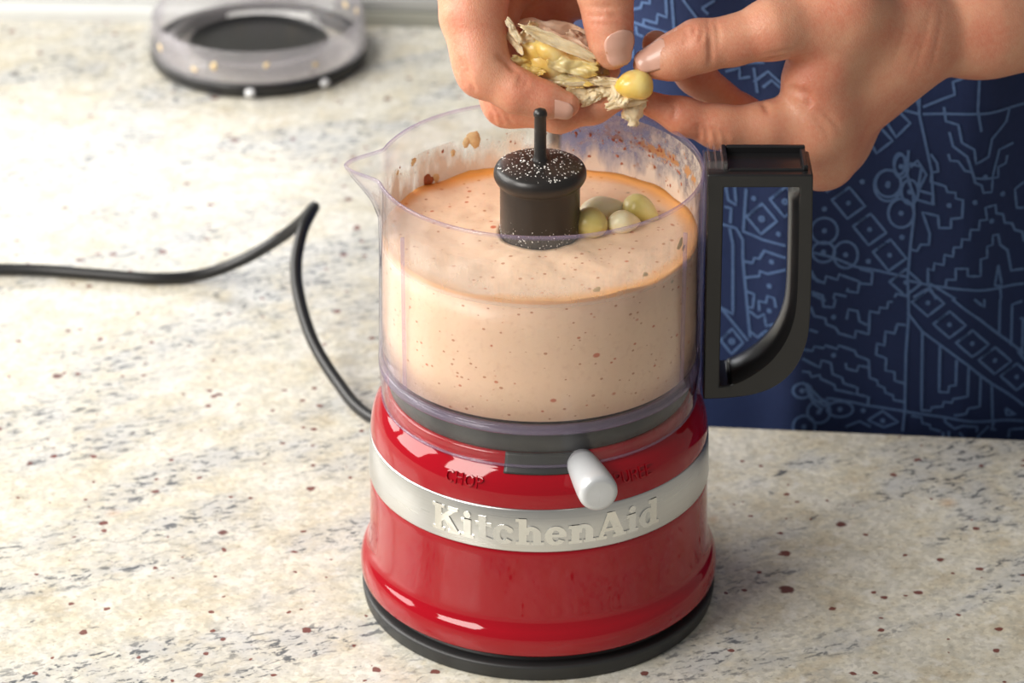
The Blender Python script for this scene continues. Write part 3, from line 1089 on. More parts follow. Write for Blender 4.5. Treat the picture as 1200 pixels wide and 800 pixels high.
for i, (az, z_, r_) in enumerate(((150, .020, .0022), (165, .023, .0026), (195, .021, .002), (178, .017, .0024), (138, .022, .003), (125, .018, .002), (215, .02, .0018), (-20, .018, .0022), (-32, .014, .0018), (8, .02, .0016), (-60, .018, .002), (35, .016, .0016), (228, .022, .0022), (110, .02, .0018))):
    a = math.radians(az)
    b = MB()
    inn = abs(az) > 90
    rr_ = 0.0584 if inn else 0.0613
    sgn = -1 if inn else 1
    blob(b, (LC[0] + rr_ * math.sin(a), LC[1] - rr_ * math.cos(a), z_), (sgn * math.sin(a), -sgn * math.cos(a), 0), r_, 0.35, 50 + i, 12)
    b.build('sauce_splash', M['splash'], lid)
# catch bar across the back of the lid
for az0, az1, z0 in ((-78, -42, 0.0285), (168, 192, 0.0290)):
    b = MB()
    pts_ = [(LC[0] + 0.054 * math.sin(math.radians(az0 + (az1 - az0) * k / 8)), LC[1] - 0.054 * math.cos(math.radians(az0 + (az1 - az0) * k / 8)), 0.0170 + 0.004 * math.sin(PI * k / 8)) for k in range(9)]
    b.tube(pts_, [0.002 + 0.0015 * math.sin(PI * k / 8) for k in range(9)], 10)
    b.build('catch', M['lidclear'], lid)


# ------------------------------------------------------------------ person: implicit-surface modelling
def surface_nets(D, org, h):
    nx, ny, nz = D.shape
    S = D < 0
    cnt = np.zeros((nx - 1, ny - 1, nz - 1), np.int8)
    for a in (0, 1):
        for b_ in (0, 1):
            for c in (0, 1):
                cnt += S[a:nx - 1 + a, b_:ny - 1 + b_, c:nz - 1 + c]
    cell = (cnt > 0) & (cnt < 8)
    I = np.argwhere(cell)
    idx = -np.ones(cell.shape, np.int64)
    idx[cell] = np.arange(len(I))
    acc = np.zeros((len(I), 3))
    num = np.zeros(len(I))
    cor = [(a, b_, c) for a in (0, 1) for b_ in (0, 1) for c in (0, 1)]
    for p in cor:
        for ax in range(3):
            if p[ax]:
                continue
            q = list(p)
            q[ax] = 1
            d0 = D[I[:, 0] + p[0], I[:, 1] + p[1], I[:, 2] + p[2]].astype(float)
            d1 = D[I[:, 0] + q[0], I[:, 1] + q[1], I[:, 2] + q[2]].astype(float)
            m = (d0 < 0) != (d1 < 0)
            t = np.where(m, d0 / np.where(m, d0 - d1, 1), 0)
            pos = np.tile(np.array(p, float), (len(I), 1))
            pos[:, ax] = t
            acc += pos * m[:, None]
            num += m
    V = (I + acc / num[:, None]) * h + org
    quads = []
    for ax in range(3):
        o1, o2 = [(1, 2), (2, 0), (0, 1)][ax]
        sl0 = [slice(None)] * 3
        sl1 = [slice(None)] * 3
        sl0[ax] = slice(0, -1)
        sl1[ax] = slice(1, None)
        a_, b_ = S[tuple(sl0)], S[tuple(sl1)]
        E = np.argwhere(a_ != b_)
        E = E[(E[:, o1] > 0) & (E[:, o2] > 0) & (E[:, o1] < D.shape[o1] - 1) & (E[:, o2] < D.shape[o2] - 1)]
        fl = a_[E[:, 0], E[:, 1], E[:, 2]]

        def cid(d1, d2):
            q = E.copy()
            q[:, o1] += d1
            q[:, o2] += d2
            return idx[q[:, 0], q[:, 1], q[:, 2]]
        qd = np.stack([cid(-1, -1), cid(0, -1), cid(0, 0), cid(-1, 0)], 1)
        qd[~fl] = qd[~fl][:, ::-1]
        quads.append(qd)
    return V, np.concatenate(quads)


class Field:
    def __init__(self, lo, hi, h):
        self.lo = np.array(lo, float)
        self.h = h
        n = np.ceil((np.array(hi) - self.lo) / h).astype(int) + 1
        self.ax = [(self.lo[i] + h * np.arange(n[i])).astype(np.float32) for i in range(3)]
        self.n = n

    def new(self):
        return np.full(tuple(self.n), 0.03, np.float32)

    def sl(self, lo, hi):
        s = []
        for i in range(3):
            a = max(0, int((lo[i] - self.lo[i]) / self.h))
            b_ = min(self.n[i], int((hi[i] - self.lo[i]) / self.h) + 2)
            s.append(slice(a, max(a, b_)))
        return tuple(s)

    def cone(self, D, a, ra, b_, rb, k):
        a = np.array(a, np.float32)
        b_ = np.array(b_, np.float32)
        m = max(ra, rb) + k + 0.004
        s = self.sl(np.minimum(a, b_) - m, np.maximum(a, b_) + m)
        if any(q.stop <= q.start for q in s):
            return
        X, Y_, Z_ = np.meshgrid(self.ax[0][s[0]], self.ax[1][s[1]], self.ax[2][s[2]], indexing='ij', sparse=True)
        d = b_ - a
        L2 = float(d @ d) + 1e-12
        t = np.clip(((X - a[0]) * d[0] + (Y_ - a[1]) * d[1] + (Z_ - a[2]) * d[2]) / L2, 0, 1)
        dist = np.sqrt((X - a[0] - t * d[0]) ** 2 + (Y_ - a[1] - t * d[1]) ** 2 + (Z_ - a[2] - t * d[2]) ** 2) - (ra + (rb - ra) * t)
        D[s] = smin(D[s], dist, k)

    def march(self, D, px, py):
        d = ray(px, py)
        ys = np.arange(self.ax[1][0], self.ax[1][-1], 0.0004)
        P = CAM[None] + d[None] * ((ys - CAM[1]) / d[1])[:, None]
        I = np.rint((P - self.lo) / self.h).astype(int)
        ok = np.all((I >= 0) & (I < self.n), axis=1)
        P, I = P[ok], I[ok]
        if not len(I):
            return None
        hit = np.nonzero(D[I[:, 0], I[:, 1], I[:, 2]] < 0)[0]
        return P[hit[0]] if len(hit) else None

    def crease(self, D, a, b_, depth, width):
        a = np.array(a, np.float32)
        b_ = np.array(b_, np.float32)
        m = width * 3
        s = self.sl(np.minimum(a, b_) - m, np.maximum(a, b_) + m)
        if any(q.stop <= q.start for q in s):
            return
        X, Y_, Z_ = np.meshgrid(self.ax[0][s[0]], self.ax[1][s[1]], self.ax[2][s[2]], indexing='ij', sparse=True)
        d = b_ - a
        L2 = float(d @ d) + 1e-12
        t = np.clip(((X - a[0]) * d[0] + (Y_ - a[1]) * d[1] + (Z_ - a[2]) * d[2]) / L2, 0, 1)
        q = (X - a[0] - t * d[0]) ** 2 + (Y_ - a[1] - t * d[1]) ** 2 + (Z_ - a[2] - t * d[2]) ** 2
        D[s] += depth * np.exp(-q / width ** 2)


def smin(a, b_, k):
    h = np.maximum(k - np.abs(a - b_), 0) / k
    return np.minimum(a, b_) - h * h * k * 0.25


PXM = 1 / 2950.0


def J(px, py, y, rpx):
    return (atY(px, py, y), rpx * PXM)


def chain_field(F_, joints, k):
    D = F_.new()
    for (a, ra), (b_, rb) in zip(joints, joints[1:]):
        F_.cone(D, a, ra, b_, rb, k)
    return D


def build_hand(lo, hi, h, palm, fingers, creases, kp=0.008):
    F_ = Field(lo, hi, h)
    P = F_.new()
    for seg in palm:
        (a, ra), (b_, rb) = seg
        F_.cone(P, a, ra, b_, rb, 0.014)
    out = P.copy()
    for fj in fingers:
        Df = chain_field(F_, fj, 0.005)
        comb = smin(P, Df, kp)
        out = smin(out, comb, 0.0012)
    base_d = out.copy()
    for px0, py0, px1, py1, dep, wid in creases:      # skin folds, laid on the surface itself
        prev = None
        for k in range(9):
            t_ = k / 8
            bow = 2.0 * math.sin(PI * t_)
            p = F_.march(base_d, px0 + (px1 - px0) * t_ + bow, py0 + (py1 - py0) * t_)
            if p is not None and prev is not None and np.linalg.norm(p - prev) < 0.012:
                F_.crease(out, prev, p, dep * 0.55 * (0.35 + 0.65 * math.sin(PI * min(0.95, max(0.05, t_)))), wid)
            prev = p
    return surface_nets(out, F_.lo, h)


# --- the hand reaching in from the right (thumb above, index finger below)
B_wr = J(1150, 32, .090, 52)
B_el1 = J(1340, 16, .125, 70)
B_el = J(1640, -70, .20, 92)
B_c = J(1052, 44, .078, 45)
B_tm = J(985, 18, .058, 44)
B_tmcp = J(905, 34, .044, 35)
B_imcp = J(956, 150, .050, 27)
B_mmcp = J(963, 181, .062, 26.5)
B_rmcp = J(978, 166, .080, 25)
B_pmcp = J(990, 145, .096, 23)
B_thumb = [B_tm, B_tmcp, J(858, 48, .041, 27.5), J(818, 54, .039, 29.5), J(788, 67, .037, 25.5), J(758, 76, .0355, 16.5)]
B_index = [B_imcp, J(900, 148, .045, 28), J(842, 149, .041, 24.5), J(800, 136, .040, 20.5), J(760, 121, .0395, 15)]
B_mid = [B_mmcp, J(915, 158, .074, 25), J(868, 136, .076, 24), J(815, 88, .064, 21), J(769, 52, .053, 17)]
B_ring = [B_rmcp, J(905, 150, .094, 24), J(868, 140, .085, 20), J(835, 130, .078, 16)]
B_pink = [B_pmcp, J(950, 140, .110, 21), J(905, 140, .108, 18), J(880, 135, .100, 14)]
palmB = [(B_wr, B_el1), (B_el1, B_el), (B_wr, B_c), (B_c, B_tm), (B_c, B_imcp), (B_c, B_mmcp), (B_c, B_rmcp), (B_c, B_pmcp), (B_tm, J(955, 95, .052, 28)), (J(955, 95, .052, 28), B_imcp), (B_imcp, B_mmcp), (B_mmcp, B_rmcp), (B_rmcp, B_pmcp)]


def crs(px0, py0, px1, py1, y, d=0.0007, w=0.0010):
    return (px0, py0, px1, py1, d, w)


cB = [crs(830, 24, 832, 80, .030, .0018, .0012), crs(838, 24, 841, 60, .030, .0010, .0010), crs(822, 26, 820, 50, .030, .0009, .0010), crs(813, 28, 810, 46, .030, .0008, .0010), crs(804, 34, 802, 52, .030, .0007, .0009),
      crs(893, 72, 930, 64, .032, .0016, .0012), crs(900, 64, 938, 56, .033, .0010, .0011), crs(896, 80, 926, 76, .033, .0010, .0010), crs(922, 103, 948, 112, .041, .0020, .0013), crs(945, 106, 948, 124, .041, .0012, .0012), crs(893, 118, 899, 132, .034, .0014, .0012),
      crs(836, 150, 842, 174, .033, .0014, .0010), crs(826, 148, 828, 170, .033, .0012, .0010), crs(846, 152, 852, 176, .033, .0010, .0010), crs(818, 146, 818, 166, .033, .0009, .0009), crs(790, 122, 788, 142, .033, .0007, .0009),
      crs(1062, 84, 1084, 20, .060, .0005, .0010), crs(1072, 84, 1092, 4, .062, .0007, .0010), crs(1090, 84, 1104, 10, .062, .0005, .0009), crs(1046, 76, 1062, 20, .058, .0004, .0010),
      crs(960, 128, 985, 150, .040, .0006, .0012), crs(954, 138, 972, 158, .040, .0006, .0012)]
V1, Q1 = build_hand((0.030, 0.015, 0.145), (0.335, 0.25, 0.335), 0.0009, palmB, [B_thumb, B_index, B_mid, B_ring, B_pink], cB)

# --- the hand coming down from above (thumb on the right, fingers curled below)
A_wr = J(640, -215, .135, 66)
A_el = J(700, -520, .23, 92)
A_imcp = J(556, -38, .054, 38)
A_mmcp = J(580, -50, .075, 36)
A_rmcp = J(606, -55, .092, 33)
A_pmcp = J(630, -60, .106, 30)
A_tm = J(700, -120, .075, 40)
A_index = [A_imcp, J(554, 18, .043, 37), J(561, 62, .034, 31), J(566, 84, .030, 29), J(606, 107, .025, 24), J(637, 117, .0235, 20), J(664, 123, .0225, 15.5)]
A_mid = [A_mmcp, J(572, 60, .062, 34), J(596, 118, .046, 30), J(655, 132, .037, 22), J(695, 124, .035, 19.5), J(728, 113, .035, 15)]
A_ring = [A_rmcp, J(606, 50, .083, 31), J(625, 96, .072, 27), J(675, 110, .058, 20), J(705, 100, .052, 15)]
A_pink = [A_pmcp, J(640, 30, .098, 26), J(660, 70, .090, 22), J(695, 85, .075, 17), J(715, 82, .068, 13)]
A_thumb = [A_tm, J(712, -62, .056, 33), J(709, -12, .044, 32), J(713, 25, .039, 26.5), J(716, 52, .036, 22.5), J(718, 64, .0355, 17.5)]
palmA = [(A_wr, A_el), (A_wr, A_imcp), (A_wr, A_mmcp), (A_wr, A_rmcp), (A_wr, A_pmcp), (A_wr, A_tm), (A_imcp, A_mmcp), (A_mmcp, A_rmcp), (A_rmcp, A_pmcp), (J(620, -50, .075, 40), J(690, -60, .08, 36)), (J(625, -10, .092, 34), J(680, -10, .098, 32))]
cA = [crs(584, 66, 604, 84, .014, .0018, .0013), crs(533, 78, 546, 98, .016, .0010, .0011), crs(540, 72, 552, 92, .014, .0007, .0010), crs(545, 90, 556, 108, .016, .0008, .0010), crs(610, 84, 606, 104, .008, .0008, .0010), crs(617, 88, 612, 106, .008, .0006, .0010),
      crs(568, 120, 580, 146, .022, .0014, .0011), crs(577, 122, 590, 150, .022, .0012, .0011), crs(587, 126, 600, 152, .022, .0010, .0010), crs(690, 18, 738, 20, .022, .0010, .0012), crs(688, 8, 738, 8, .022, .0010, .0012), crs(692, 28, 736, 30, .022, .0007, .0011)]
V2, Q2 = build_hand((-0.060, 0.005, 0.175), (0.090, 0.30, 0.440), 0.0009, palmA, [A_index, A_mid, A_ring, A_pink, A_thumb], cA)

person = thing('person', 'person in a navy blue printed apron squeezing roasted garlic with both hands', 'person', (0.26, 0.30, -0.90))
# coarse trunk and upper arms, hidden by the clothes and the frame
FT = Field((-0.06, 0.16, -0.92), (0.60, 0.50, 0.62), 0.010)
DT = FT.new()
for (a, ra, b_, rb) in (((0.17, .335, -.3), .115, (0.17, .34, .42), .105), ((0.36, .335, -.3), .115, (0.36, .34, .42), .105), ((0.27, .33, -.3), .12, (0.27, .34, .46), .11), ((0.18, .335, -.3), .10, (0.19, .34, -.83), .05), ((0.36, .335, -.3), .10, (0.35, .34, -.83), .05), ((0.19, .32, -.86), .032, (0.185, .22, -.868), .03), ((0.35, .32, -.86), .032, (0.36, .22, -.868), .03),
                         ((0.10, .34, .46), .06, tuple(A_el[0]), .034), ((0.43, .34, .46), .06, tuple(B_el[0]), .034)):
    FT.cone(DT, a, ra, b_, rb, 0.04)
V3, Q3 = surface_nets(DT, FT.lo, 0.010)
Vb = np.concatenate([V1, V2, V3])
Qb = np.concatenate([Q1, Q2 + len(V1), Q3 + len(V1) + len(V2)])
body = np_mesh_obj('body', Vb, Qb, M['skin'], person)
sm = body.modifiers.new('smooth', 'SMOOTH')
sm.factor = 0.5
sm.iterations = 2


def nail(fing, nrm, length, width_deg=58, lift=0.0004, mat='nail'):
    """curved nail plate near a fingertip; tip/base on the finger axis, nrm = facing"""
    base_, (tip, rt_) = fing[-3][0], fing[-1]
    T = (Vector(tip) - Vector(base_)).normalized()
    ds = [0.0, np.linalg.norm(fing[-1][0] - fing[-2][0])]
    ds.append(ds[1] + np.linalg.norm(fing[-2][0] - fing[-3][0]))
    rs = [fing[-1][1], fing[-2][1], fing[-3][1]]
    N = Vector(nrm)
    N = (N - T * N.dot(T)).normalized()
    Bn = T.cross(N)
    vs_, fs_ = [], []
    nu, nv = 14, 13
    for i in range(nu + 1):
        u = i / nu
        x = (u - 0.72) * length
        e = math.sqrt(max(0, 1 - max(0, (0.45 - u) / 0.45) ** 2.4))
        e = max(e, 0.12) * (1.0 if u < 0.75 else math.sqrt(max(0.0, 1 - ((u - 0.75) / 0.25) ** 2 * 0.75)))
        for k in range(nv):
            a = math.radians(width_deg) * (2 * k / (nv - 1) - 1) * e
            rr_ = float(np.interp(-x, ds, rs)) + lift - 0.22 * rt_ * max(0.0, (u - 0.72) / 0.28) ** 2 - 0.0006 * max(0, (0.15 - u) / 0.15)
            vs_.append(Vector(tip) + T * x + (N * math.cos(a) + Bn * math.sin(a)) * rr_)
    for i in range(nu):
        for k in range(nv - 1):
            fs_.append((i * nv + k, i * nv + k + 1, (i + 1) * nv + k + 1, (i + 1) * nv + k))
    o = mesh_obj('fingernail', vs_, fs_, M[mat], person)
    so = o.modifiers.new('thick', 'SOLIDIFY')
    so.thickness = 0.0006
    so.offset = 0.0
    return o


toC = Vector(CAM - np.array([0.05, .04, .21])).normalized()
nail(B_thumb, toC + Vector((-0.15, 0, 0.50)), 0.0150, 50, 0.0008)
nail(B_mid, toC + Vector((-0.9, 0, 0.1)), 0.0115, 56)
nail(A_index, toC + Vector((0.0, 0, -0.55)), 0.0112, 42, 0.0006)
nail(A_thumb, toC + Vector((0.50, 0, -0.1)), 0.0145, 44, 0.0020)

# ---- apron
ACX, AHW, AHD, AN = 0.275, 0.262, 0.16, 4.0


def fold(x, z):
    g = lambda c, w: math.exp(-((x - c) / w) ** 2)
    zz = min(1, max(0, (z + 0.05) / 0.3))
    f_ = -0.0060 * g(0.118 - 0.05 * z, 0.011) - 0.0045 * g(0.196 - 0.03 * (z - 0.1), 0.012) * (0.4 + zz) + 0.0050 * g(0.222, 0.018) - 0.0035 * g(0.062, 0.02) + 0.003 * g(0.150, 0.016) - 0.004 * g(0.30, 0.02) + 0.004 * g(0.34, 0.02)
    f_ += 0.0012 * mnoise.noise(Vector((x * 22, z * 14, 1.0))) + 0.0005 * mnoise.noise(Vector((x * 60, z * 45, 4.0)))
    return f_


def front_y(x, z):
    q = min(1.0, abs((x - ACX) / AHW))
    y = 0.312 - AHD * (1 - q ** AN) ** (1 / AN)
    y += 0.34 * 0.012 * math.log1p(math.exp(min(40.0, (x - 0.192) / 0.012))) * min(1.0, max(0.25, (z + 0.06) / 0.12))
    return y - 0.0905 * (x - 0.0787) + fold(x, z) * (1 - q ** 6) + 0.06 * max(0, z - 0.12) ** 1.2


b = MB()
vs_, fs_ = [], []
NXA, NZA, NB = 150, 120, 24
Z0, Z1 = -0.62, 0.40
nper = NXA + 1 + NB
for j in range(NZA + 1):
    z = Z0 + (Z1 - Z0) * (j / NZA) if j else Z0
    for i in range(NXA + 1):
        s_ = i / NXA * 2 - 1
        s_ = math.sin(s_ * PI / 2) * 0.35 + s_ * 0.65
        x = ACX + AHW * s_
        vs_.append((x, front_y(x, z), z))
    xr_, xl_ = ACX + AHW, ACX - AHW
    for i in range(NB):
        a = PI * (i + 1) / (NB + 1)
        x = ACX + AHW * math.cos(a)
        y = 0.312 - 0.0905 * (x - 0.0787) + 0.17 * math.sin(a) ** 0.6
        vs_.append((x, y, z))
for j in range(NZA):
    for i in range(nper):
        i2 = (i + 1) % nper
        fs_.append((j * nper + i, j * nper + i2, (j + 1) * nper + i2, (j + 1) * nper + i))
b.add(vs_, fs_)
apron = b.build('apron', M['cloth'], person)
apron['label'] = 'navy blue apron printed with pale line motifs'


def on_apron(px, py):
    d = ray(px, py)
    y = 0.15
    for _ in range(12):
        p = CAM + d * ((y - CAM[1]) / d[1])
        y = front_y(p[0], p[2])
    return p[0], p[2]


LN = []


def seg_pts(ox, oy, k, pts):
    LN.append([(ox + x / k, oy + y / k) for x, y in pts])


def dia(ox, oy, k, c, hw, hh, tilt=0.0, dot=True):
    q = [(c[0] - hw, c[1] - hh * tilt), (c[0] + hw * tilt * .3, c[1] - hh), (c[0] + hw, c[1] + hh * tilt), (c[0] - hw * tilt * .3, c[1] + hh)]
    seg_pts(ox, oy, k, q + [q[0], q[1]])
    if dot:
        circ(ox, oy, k, c, 7, 7)


def circ(ox, oy, k, c, rx, ry, a0=0, a1=360):
    n_ = 18 if rx > 15 else 7
    seg_pts(ox, oy, k, [(c[0] + rx * math.cos(math.radians(a0 + (a1 - a0) * i / n_)), c[1] + ry * math.sin(math.radians(a0 + (a1 - a0) * i / n_))) for i in range(n_ + 1)])


A1 = (940, 180, 4.615)
for c in ((250, 265), (365, 408), (473, 547), (140, 120), (30, -10)):
    dia(*A1, c, 90, 85, 0.2)
for c, rx, ry in (((463, 170), 74, 85), ((535, 320), 70, 78), ((535, 68), 38, 62), ((582, 205), 46, 66), ((120, 415), 72, 70), ((235, 545), 66, 72), ((115, 530), 62, 55)):
    circ(*A1, c, rx, ry)
    circ(*A1, c, 8, 8)
for c in ((325, 150), (120, 297), (540, 450), (358, 580), (935, 262), (1085, 215), (795, 278), (990, 125), (1025, 362)):
    circ(*A1, c, 8, 8)
for L_ in ([(575, -20), (565, 100), (600, 220), (605, 330), (585, 500), (570, 665), (575, 785)],
           [(40, 530), (170, 560), (290, 610), (450, 640), (570, 665)],
           [(580, 50), (645, 70), (625, 195), (710, 220), (700, 270), (615, 245), (575, 150)],
           [(695, 0), (730, 50), (735, 95), (700, 100), (695, 150), (775, 175), (785, 205), (830, 210), (830, 240), (870, 250), (865, 345), (805, 350), (805, 400), (740, 400), (735, 335), (650, 315), (690, 430), (685, 490), (640, 490), (620, 525), (590, 515)],
           [(790, 0), (800, 35), (845, 40), (880, 90), (920, 100), (935, 155), (970, 170), (980, 210), (1025, 205), (1030, 130), (1060, 125), (1060, 70), (1100, 50), (1110, 5)],
           [(680, 700), (680, 620), (710, 630), (715, 590), (765, 600), (770, 545), (815, 555), (820, 505), (860, 505), (865, 460), (905, 465), (910, 410), (955, 410), (960, 360), (1000, 355), (990, 290), (1045, 275), (1050, 320), (1085, 325), (1095, 370), (1135, 375), (1150, 410), (1190, 420), (1200, 470)],
           [(775, 720), (780, 680), (830, 680), (830, 620), (895, 620), (895, 660), (965, 660), (965, 570), (1000, 560), (1000, 500), (1030, 490), (1030, 440), (1060, 435), (1070, 490), (1110, 520), (1130, 630), (1200, 620)],
           [(580, 685), (690, 710), (900, 735), (1060, 725), (1200, 700)],
           [(1060, 600), (1042, 710), (1080, 712), (1060, 600)], [(1070, 710), (1075, 785)],
           [(600, 775), (690, 720), (725, 785)], [(690, 700), (830, 785)],
           [(1200, 150), (1150, 190), (1160, 290), (1200, 290)],
           [(50, 630), (60, 670), (120, 700), (130, 660), (190, 680), (200, 650), (310, 690), (300, 750), (240, 740), (250, 725)],
           [(310, 620), (380, 640), (375, 705), (310, 700)], [(50, 745), (110, 765), (115, 785)], [(170, 785), (175, 755), (240, 770)],
           [(500, 775), (510, 755), (570, 770)]):
    seg_pts(*A1, L_)
A2 = (940, 350, 4.615)
for c in ((680, 20), (797, 138), (920, 240), (1042, 332), (1160, 420), (560, -90)):
    dia(*A2, c, 88, 72, 0.05)
for L_ in ([(575, 0), (575, 100), (560, 300), (555, 600), (543, 715)],
           [(575, 80), (650, 175), (750, 250), (900, 360), (1030, 460), (1200, 575)], [(810, 0), (960, 110), (1070, 195), (1200, 295)],
           [(650, 175), (645, 600), (695, 605), (700, 585), (760, 580), (765, 555), (810, 560), (815, 540), (895, 525), (900, 365)],
           [(745, 250), (740, 500), (790, 505), (795, 470), (830, 465), (835, 330)],
           [(820, 630), (885, 620), (900, 590), (960, 580), (965, 410)], [(1025, 460), (1030, 700)], [(1040, 660), (1022, 705), (1048, 705)],
           [(1070, 0), (1065, 195)], [(1130, 250), (1135, 30), (1190, 10)], [(1190, 290), (1195, 100)],
           [(930, 0), (985, 45), (985, 0)], [(1100, 590), (1105, 625), (1155, 625), (1100, 590)],
           [(130, 535), (350, 575), (550, 605), (780, 640), (1200, 660)],
           [(355, 655), (435, 605), (520, 665), (440, 692), (355, 655)], [(235, 690), (310, 660), (370, 690)],
           [(590, 630), (645, 640), (650, 670), (690, 680), (695, 700), (750, 715)], [(770, 645), (775, 665), (825, 700), (870, 685), (945, 690), (945, 720)], [(1115, 745), (1120, 705), (1200, 700)],
           [(0, 320), (95, 370), (105, 330), (155, 345), (165, 405), (215, 425), (225, 455), (300, 480), (295, 515), (180, 490), (175, 465), (100, 430), (95, 410), (50, 420), (40, 395), (0, 390)],
           [(0, 270), (55, 280), (65, 255), (115, 265), (125, 250), (190, 270), (195, 250), (285, 280), (295, 305), (360, 330), (365, 425), (405, 440), (410, 465), (445, 480), (450, 505), (490, 520), (495, 545), (550, 555)],
           [(550, 455), (500, 440), (500, 395), (450, 385), (455, 320), (400, 300), (405, 240), (445, 250), (450, 175), (500, 185), (515, 135), (560, 140)],
           [(45, 40), (65, 90), (125, 105), (130, 135), (180, 155), (200, 185), (285, 210), (290, 170), (360, 190), (365, 65), (415, 75), (420, 45), (460, 50), (465, 15), (490, 15)],
           [(240, 110), (250, 55), (300, 65), (310, 120), (350, 140)], [(235, 345), (240, 375), (295, 390), (305, 360), (360, 370)], [(300, 515), (360, 530), (355, 575)],
           [(110, 0), (115, 40), (170, 45), (180, 0)],
           [(0, 450), (40, 480), (100, 540), (150, 560), (120, 580), (60, 535), (20, 460)], [(20, 480), (60, 560), (110, 600)], [(40, 165), (85, 180)]):
    seg_pts(*A2, L_)
for c, rx, ry in (((205, 595), 70, 42), ((90, 610), 62, 60), ((0, 495), 50, 40), ((10, 690), 60, 60)):
    circ(*A2, c, rx, ry)
    circ(*A2, c, 8, 8)
for c in ((330, 602), (170, 97), (170, 303), (435, 657)):
    circ(*A2, c, 8, 8)
A3 = (820, 170, 2.58)
dia(*A3, (187, 222), 46, 46, 0.15)
dia(*A3, (258, 170), 46, 46, 0.15)
dia(*A3, (97, 592), 34, 38, 0.1)
for L_ in ([(60, 236), (110, 250), (130, 285), (130, 340), (142, 470), (152, 580)], [(90, 250), (100, 300), (100, 510), (65, 490)], [(55, 480), (145, 590)], [(128, 258), (190, 285), (260, 303)],
           [(78, 120), (86, 165), (110, 180), (105, 120)], [(75, 185), (95, 190), (92, 235)], [(140, 130), (132, 255)],
           [(135, 350), (160, 355), (165, 340), (180, 342), (195, 318), (215, 325), (260, 340)], [(135, 400), (180, 395), (182, 380), (205, 388), (260, 375)],
           [(140, 440), (165, 450), (160, 490), (140, 488)], [(180, 500), (178, 470), (200, 475), (205, 455), (225, 462), (230, 490)], [(150, 500), (175, 520), (195, 510), (200, 545), (235, 540)],
           [(150, 560), (175, 580), (200, 560), (215, 580)], [(335, 380), (355, 410), (380, 415)], [(340, 450), (380, 470)]):
    seg_pts(*A3, L_)
for c in ((163, 160), (238, 268), (217, 352), (210, 425), (210, 500)):
    circ(*A3, c, 4, 4)
A4 = (730, 0, 8.0)
for L_ in ([(190, 235), (195, 180), (315, 215), (325, 130), (410, 160), (400, -40)], [(70, 195), (440, 310), (600, 360)], [(455, -40), (480, 300)], [(120, 240), (130, 315), (190, 340)], [(90, 85), (165, 70), (180, 20), (250, 30), (250, -30)],
           [(560, -10), (690, 165)], [(740, 75), (800, 130)], [(740, 75), (860, 0)], [(60, 430), (90, 470), (85, 530), (60, 540)]):
    seg_pts(*A4, L_)
A5 = (700, 0, 2.4)
for L_ in ([(905, 205), (905, 320), (940, 480), (945, 576)], [(915, 300), (1005, 265), (1000, 230), (1040, 215)], [(915, 320), (1060, 320), (1200, 290)], [(1075, 215), (1070, 310), (1080, 370)],
           [(975, 300), (980, 340), (1015, 350), (1025, 400), (1060, 420), (1065, 460), (1100, 440), (1110, 390), (1150, 340), (1160, 300)], [(990, 370), (1000, 410), (1040, 440), (1060, 500), (1110, 500), (1130, 420), (1170, 400)],
           [(870, 300), (890, 260), (905, 300)], [(805, 330), (835, 300), (880, 345), (840, 385), (805, 330)], [(760, 385), (790, 352), (830, 395), (785, 430), (760, 385)], [(790, 290), (905, 320)], [(880, 470), (900, 450), (925, 490), (905, 530)],
           [(440, 190), (450, 260)], [(440, 230), (480, 200), (525, 240)], [(360, 200), (400, 190), (400, 220), (430, 215)], [(465, 245), (490, 225), (520, 250)], [(340, 185), (470, 175)]):
    seg_pts(*A5, L_)
circ(*A5, (818, 515), 36, 38)
circ(*A5, (818, 515), 4, 4)
circ(*A5, (850, 460), 16, 30)

RIB = []
for L_ in LN:
    RIB.append([on_apron(*p) for p in L_])
ext = []
for dx, dz in ((0.135, 0.0), (-0.02, 0.215), (0.135, 0.215), (0.0, -0.20), (0.13, -0.2)):
    for L_ in RIB:
        q = [(x + dx, z + dz) for x, z in L_]
        ext.append(q)
xmax = on_apron(1200, 300)[0]
ztop_ = on_apron(900, 0)[1]
vs_, fs_ = [], []
HWD = 0.00062


def ribbon(L_):
    pts_ = []
    for (x0, z0), (x1, z1) in zip(L_, L_[1:]):
        d = math.hypot(x1 - x0, z1 - z0)
        k = max(1, int(d / 0.0022))
        for i in range(k):
            pts_.append((x0 + (x1 - x0) * i / k, z0 + (z1 - z0) * i / k))
    pts_.append(L_[-1])
    n_ = len(pts_)
    base_i = len(vs_)
    for i, (x, z) in enumerate(pts_):
        a, c = pts_[max(0, i - 1)], pts_[min(n_ - 1, i + 1)]
        tx, tz = c[0] - a[0], c[1] - a[1]
        l_ = math.hypot(tx, tz) or 1
        nx_, nz_ = -tz / l_ * HWD, tx / l_ * HWD
        for sg in (1, -1):
            xx, zz = x + nx_ * sg, z + nz_ * sg
            vs_.append((xx, front_y(xx, zz) - 0.00035, zz))
    for i in range(n_ - 1):
        k = base_i + 2 * i
        fs_.append((k, k + 1, k + 3, k + 2))


for L_ in RIB:
    ribbon(L_)
for L_ in ext:
    if all(x < 0.46 and (x > xmax or z > ztop_ or z < -0.002) and x > 0.04 and z < 0.39 for x, z in L_):
        ribbon(L_)
mesh_obj('printed_pattern', vs_, fs_, M['print'], apron)

# ------------------------------------------------------------------ garlic held in the fingers
GY = 0.036
gb = thing('garlic_bulb', 'roasted garlic bulb in torn papery husk held between the fingers of both hands', 'garlic', tuple(atY(650, 85, GY + .004)))


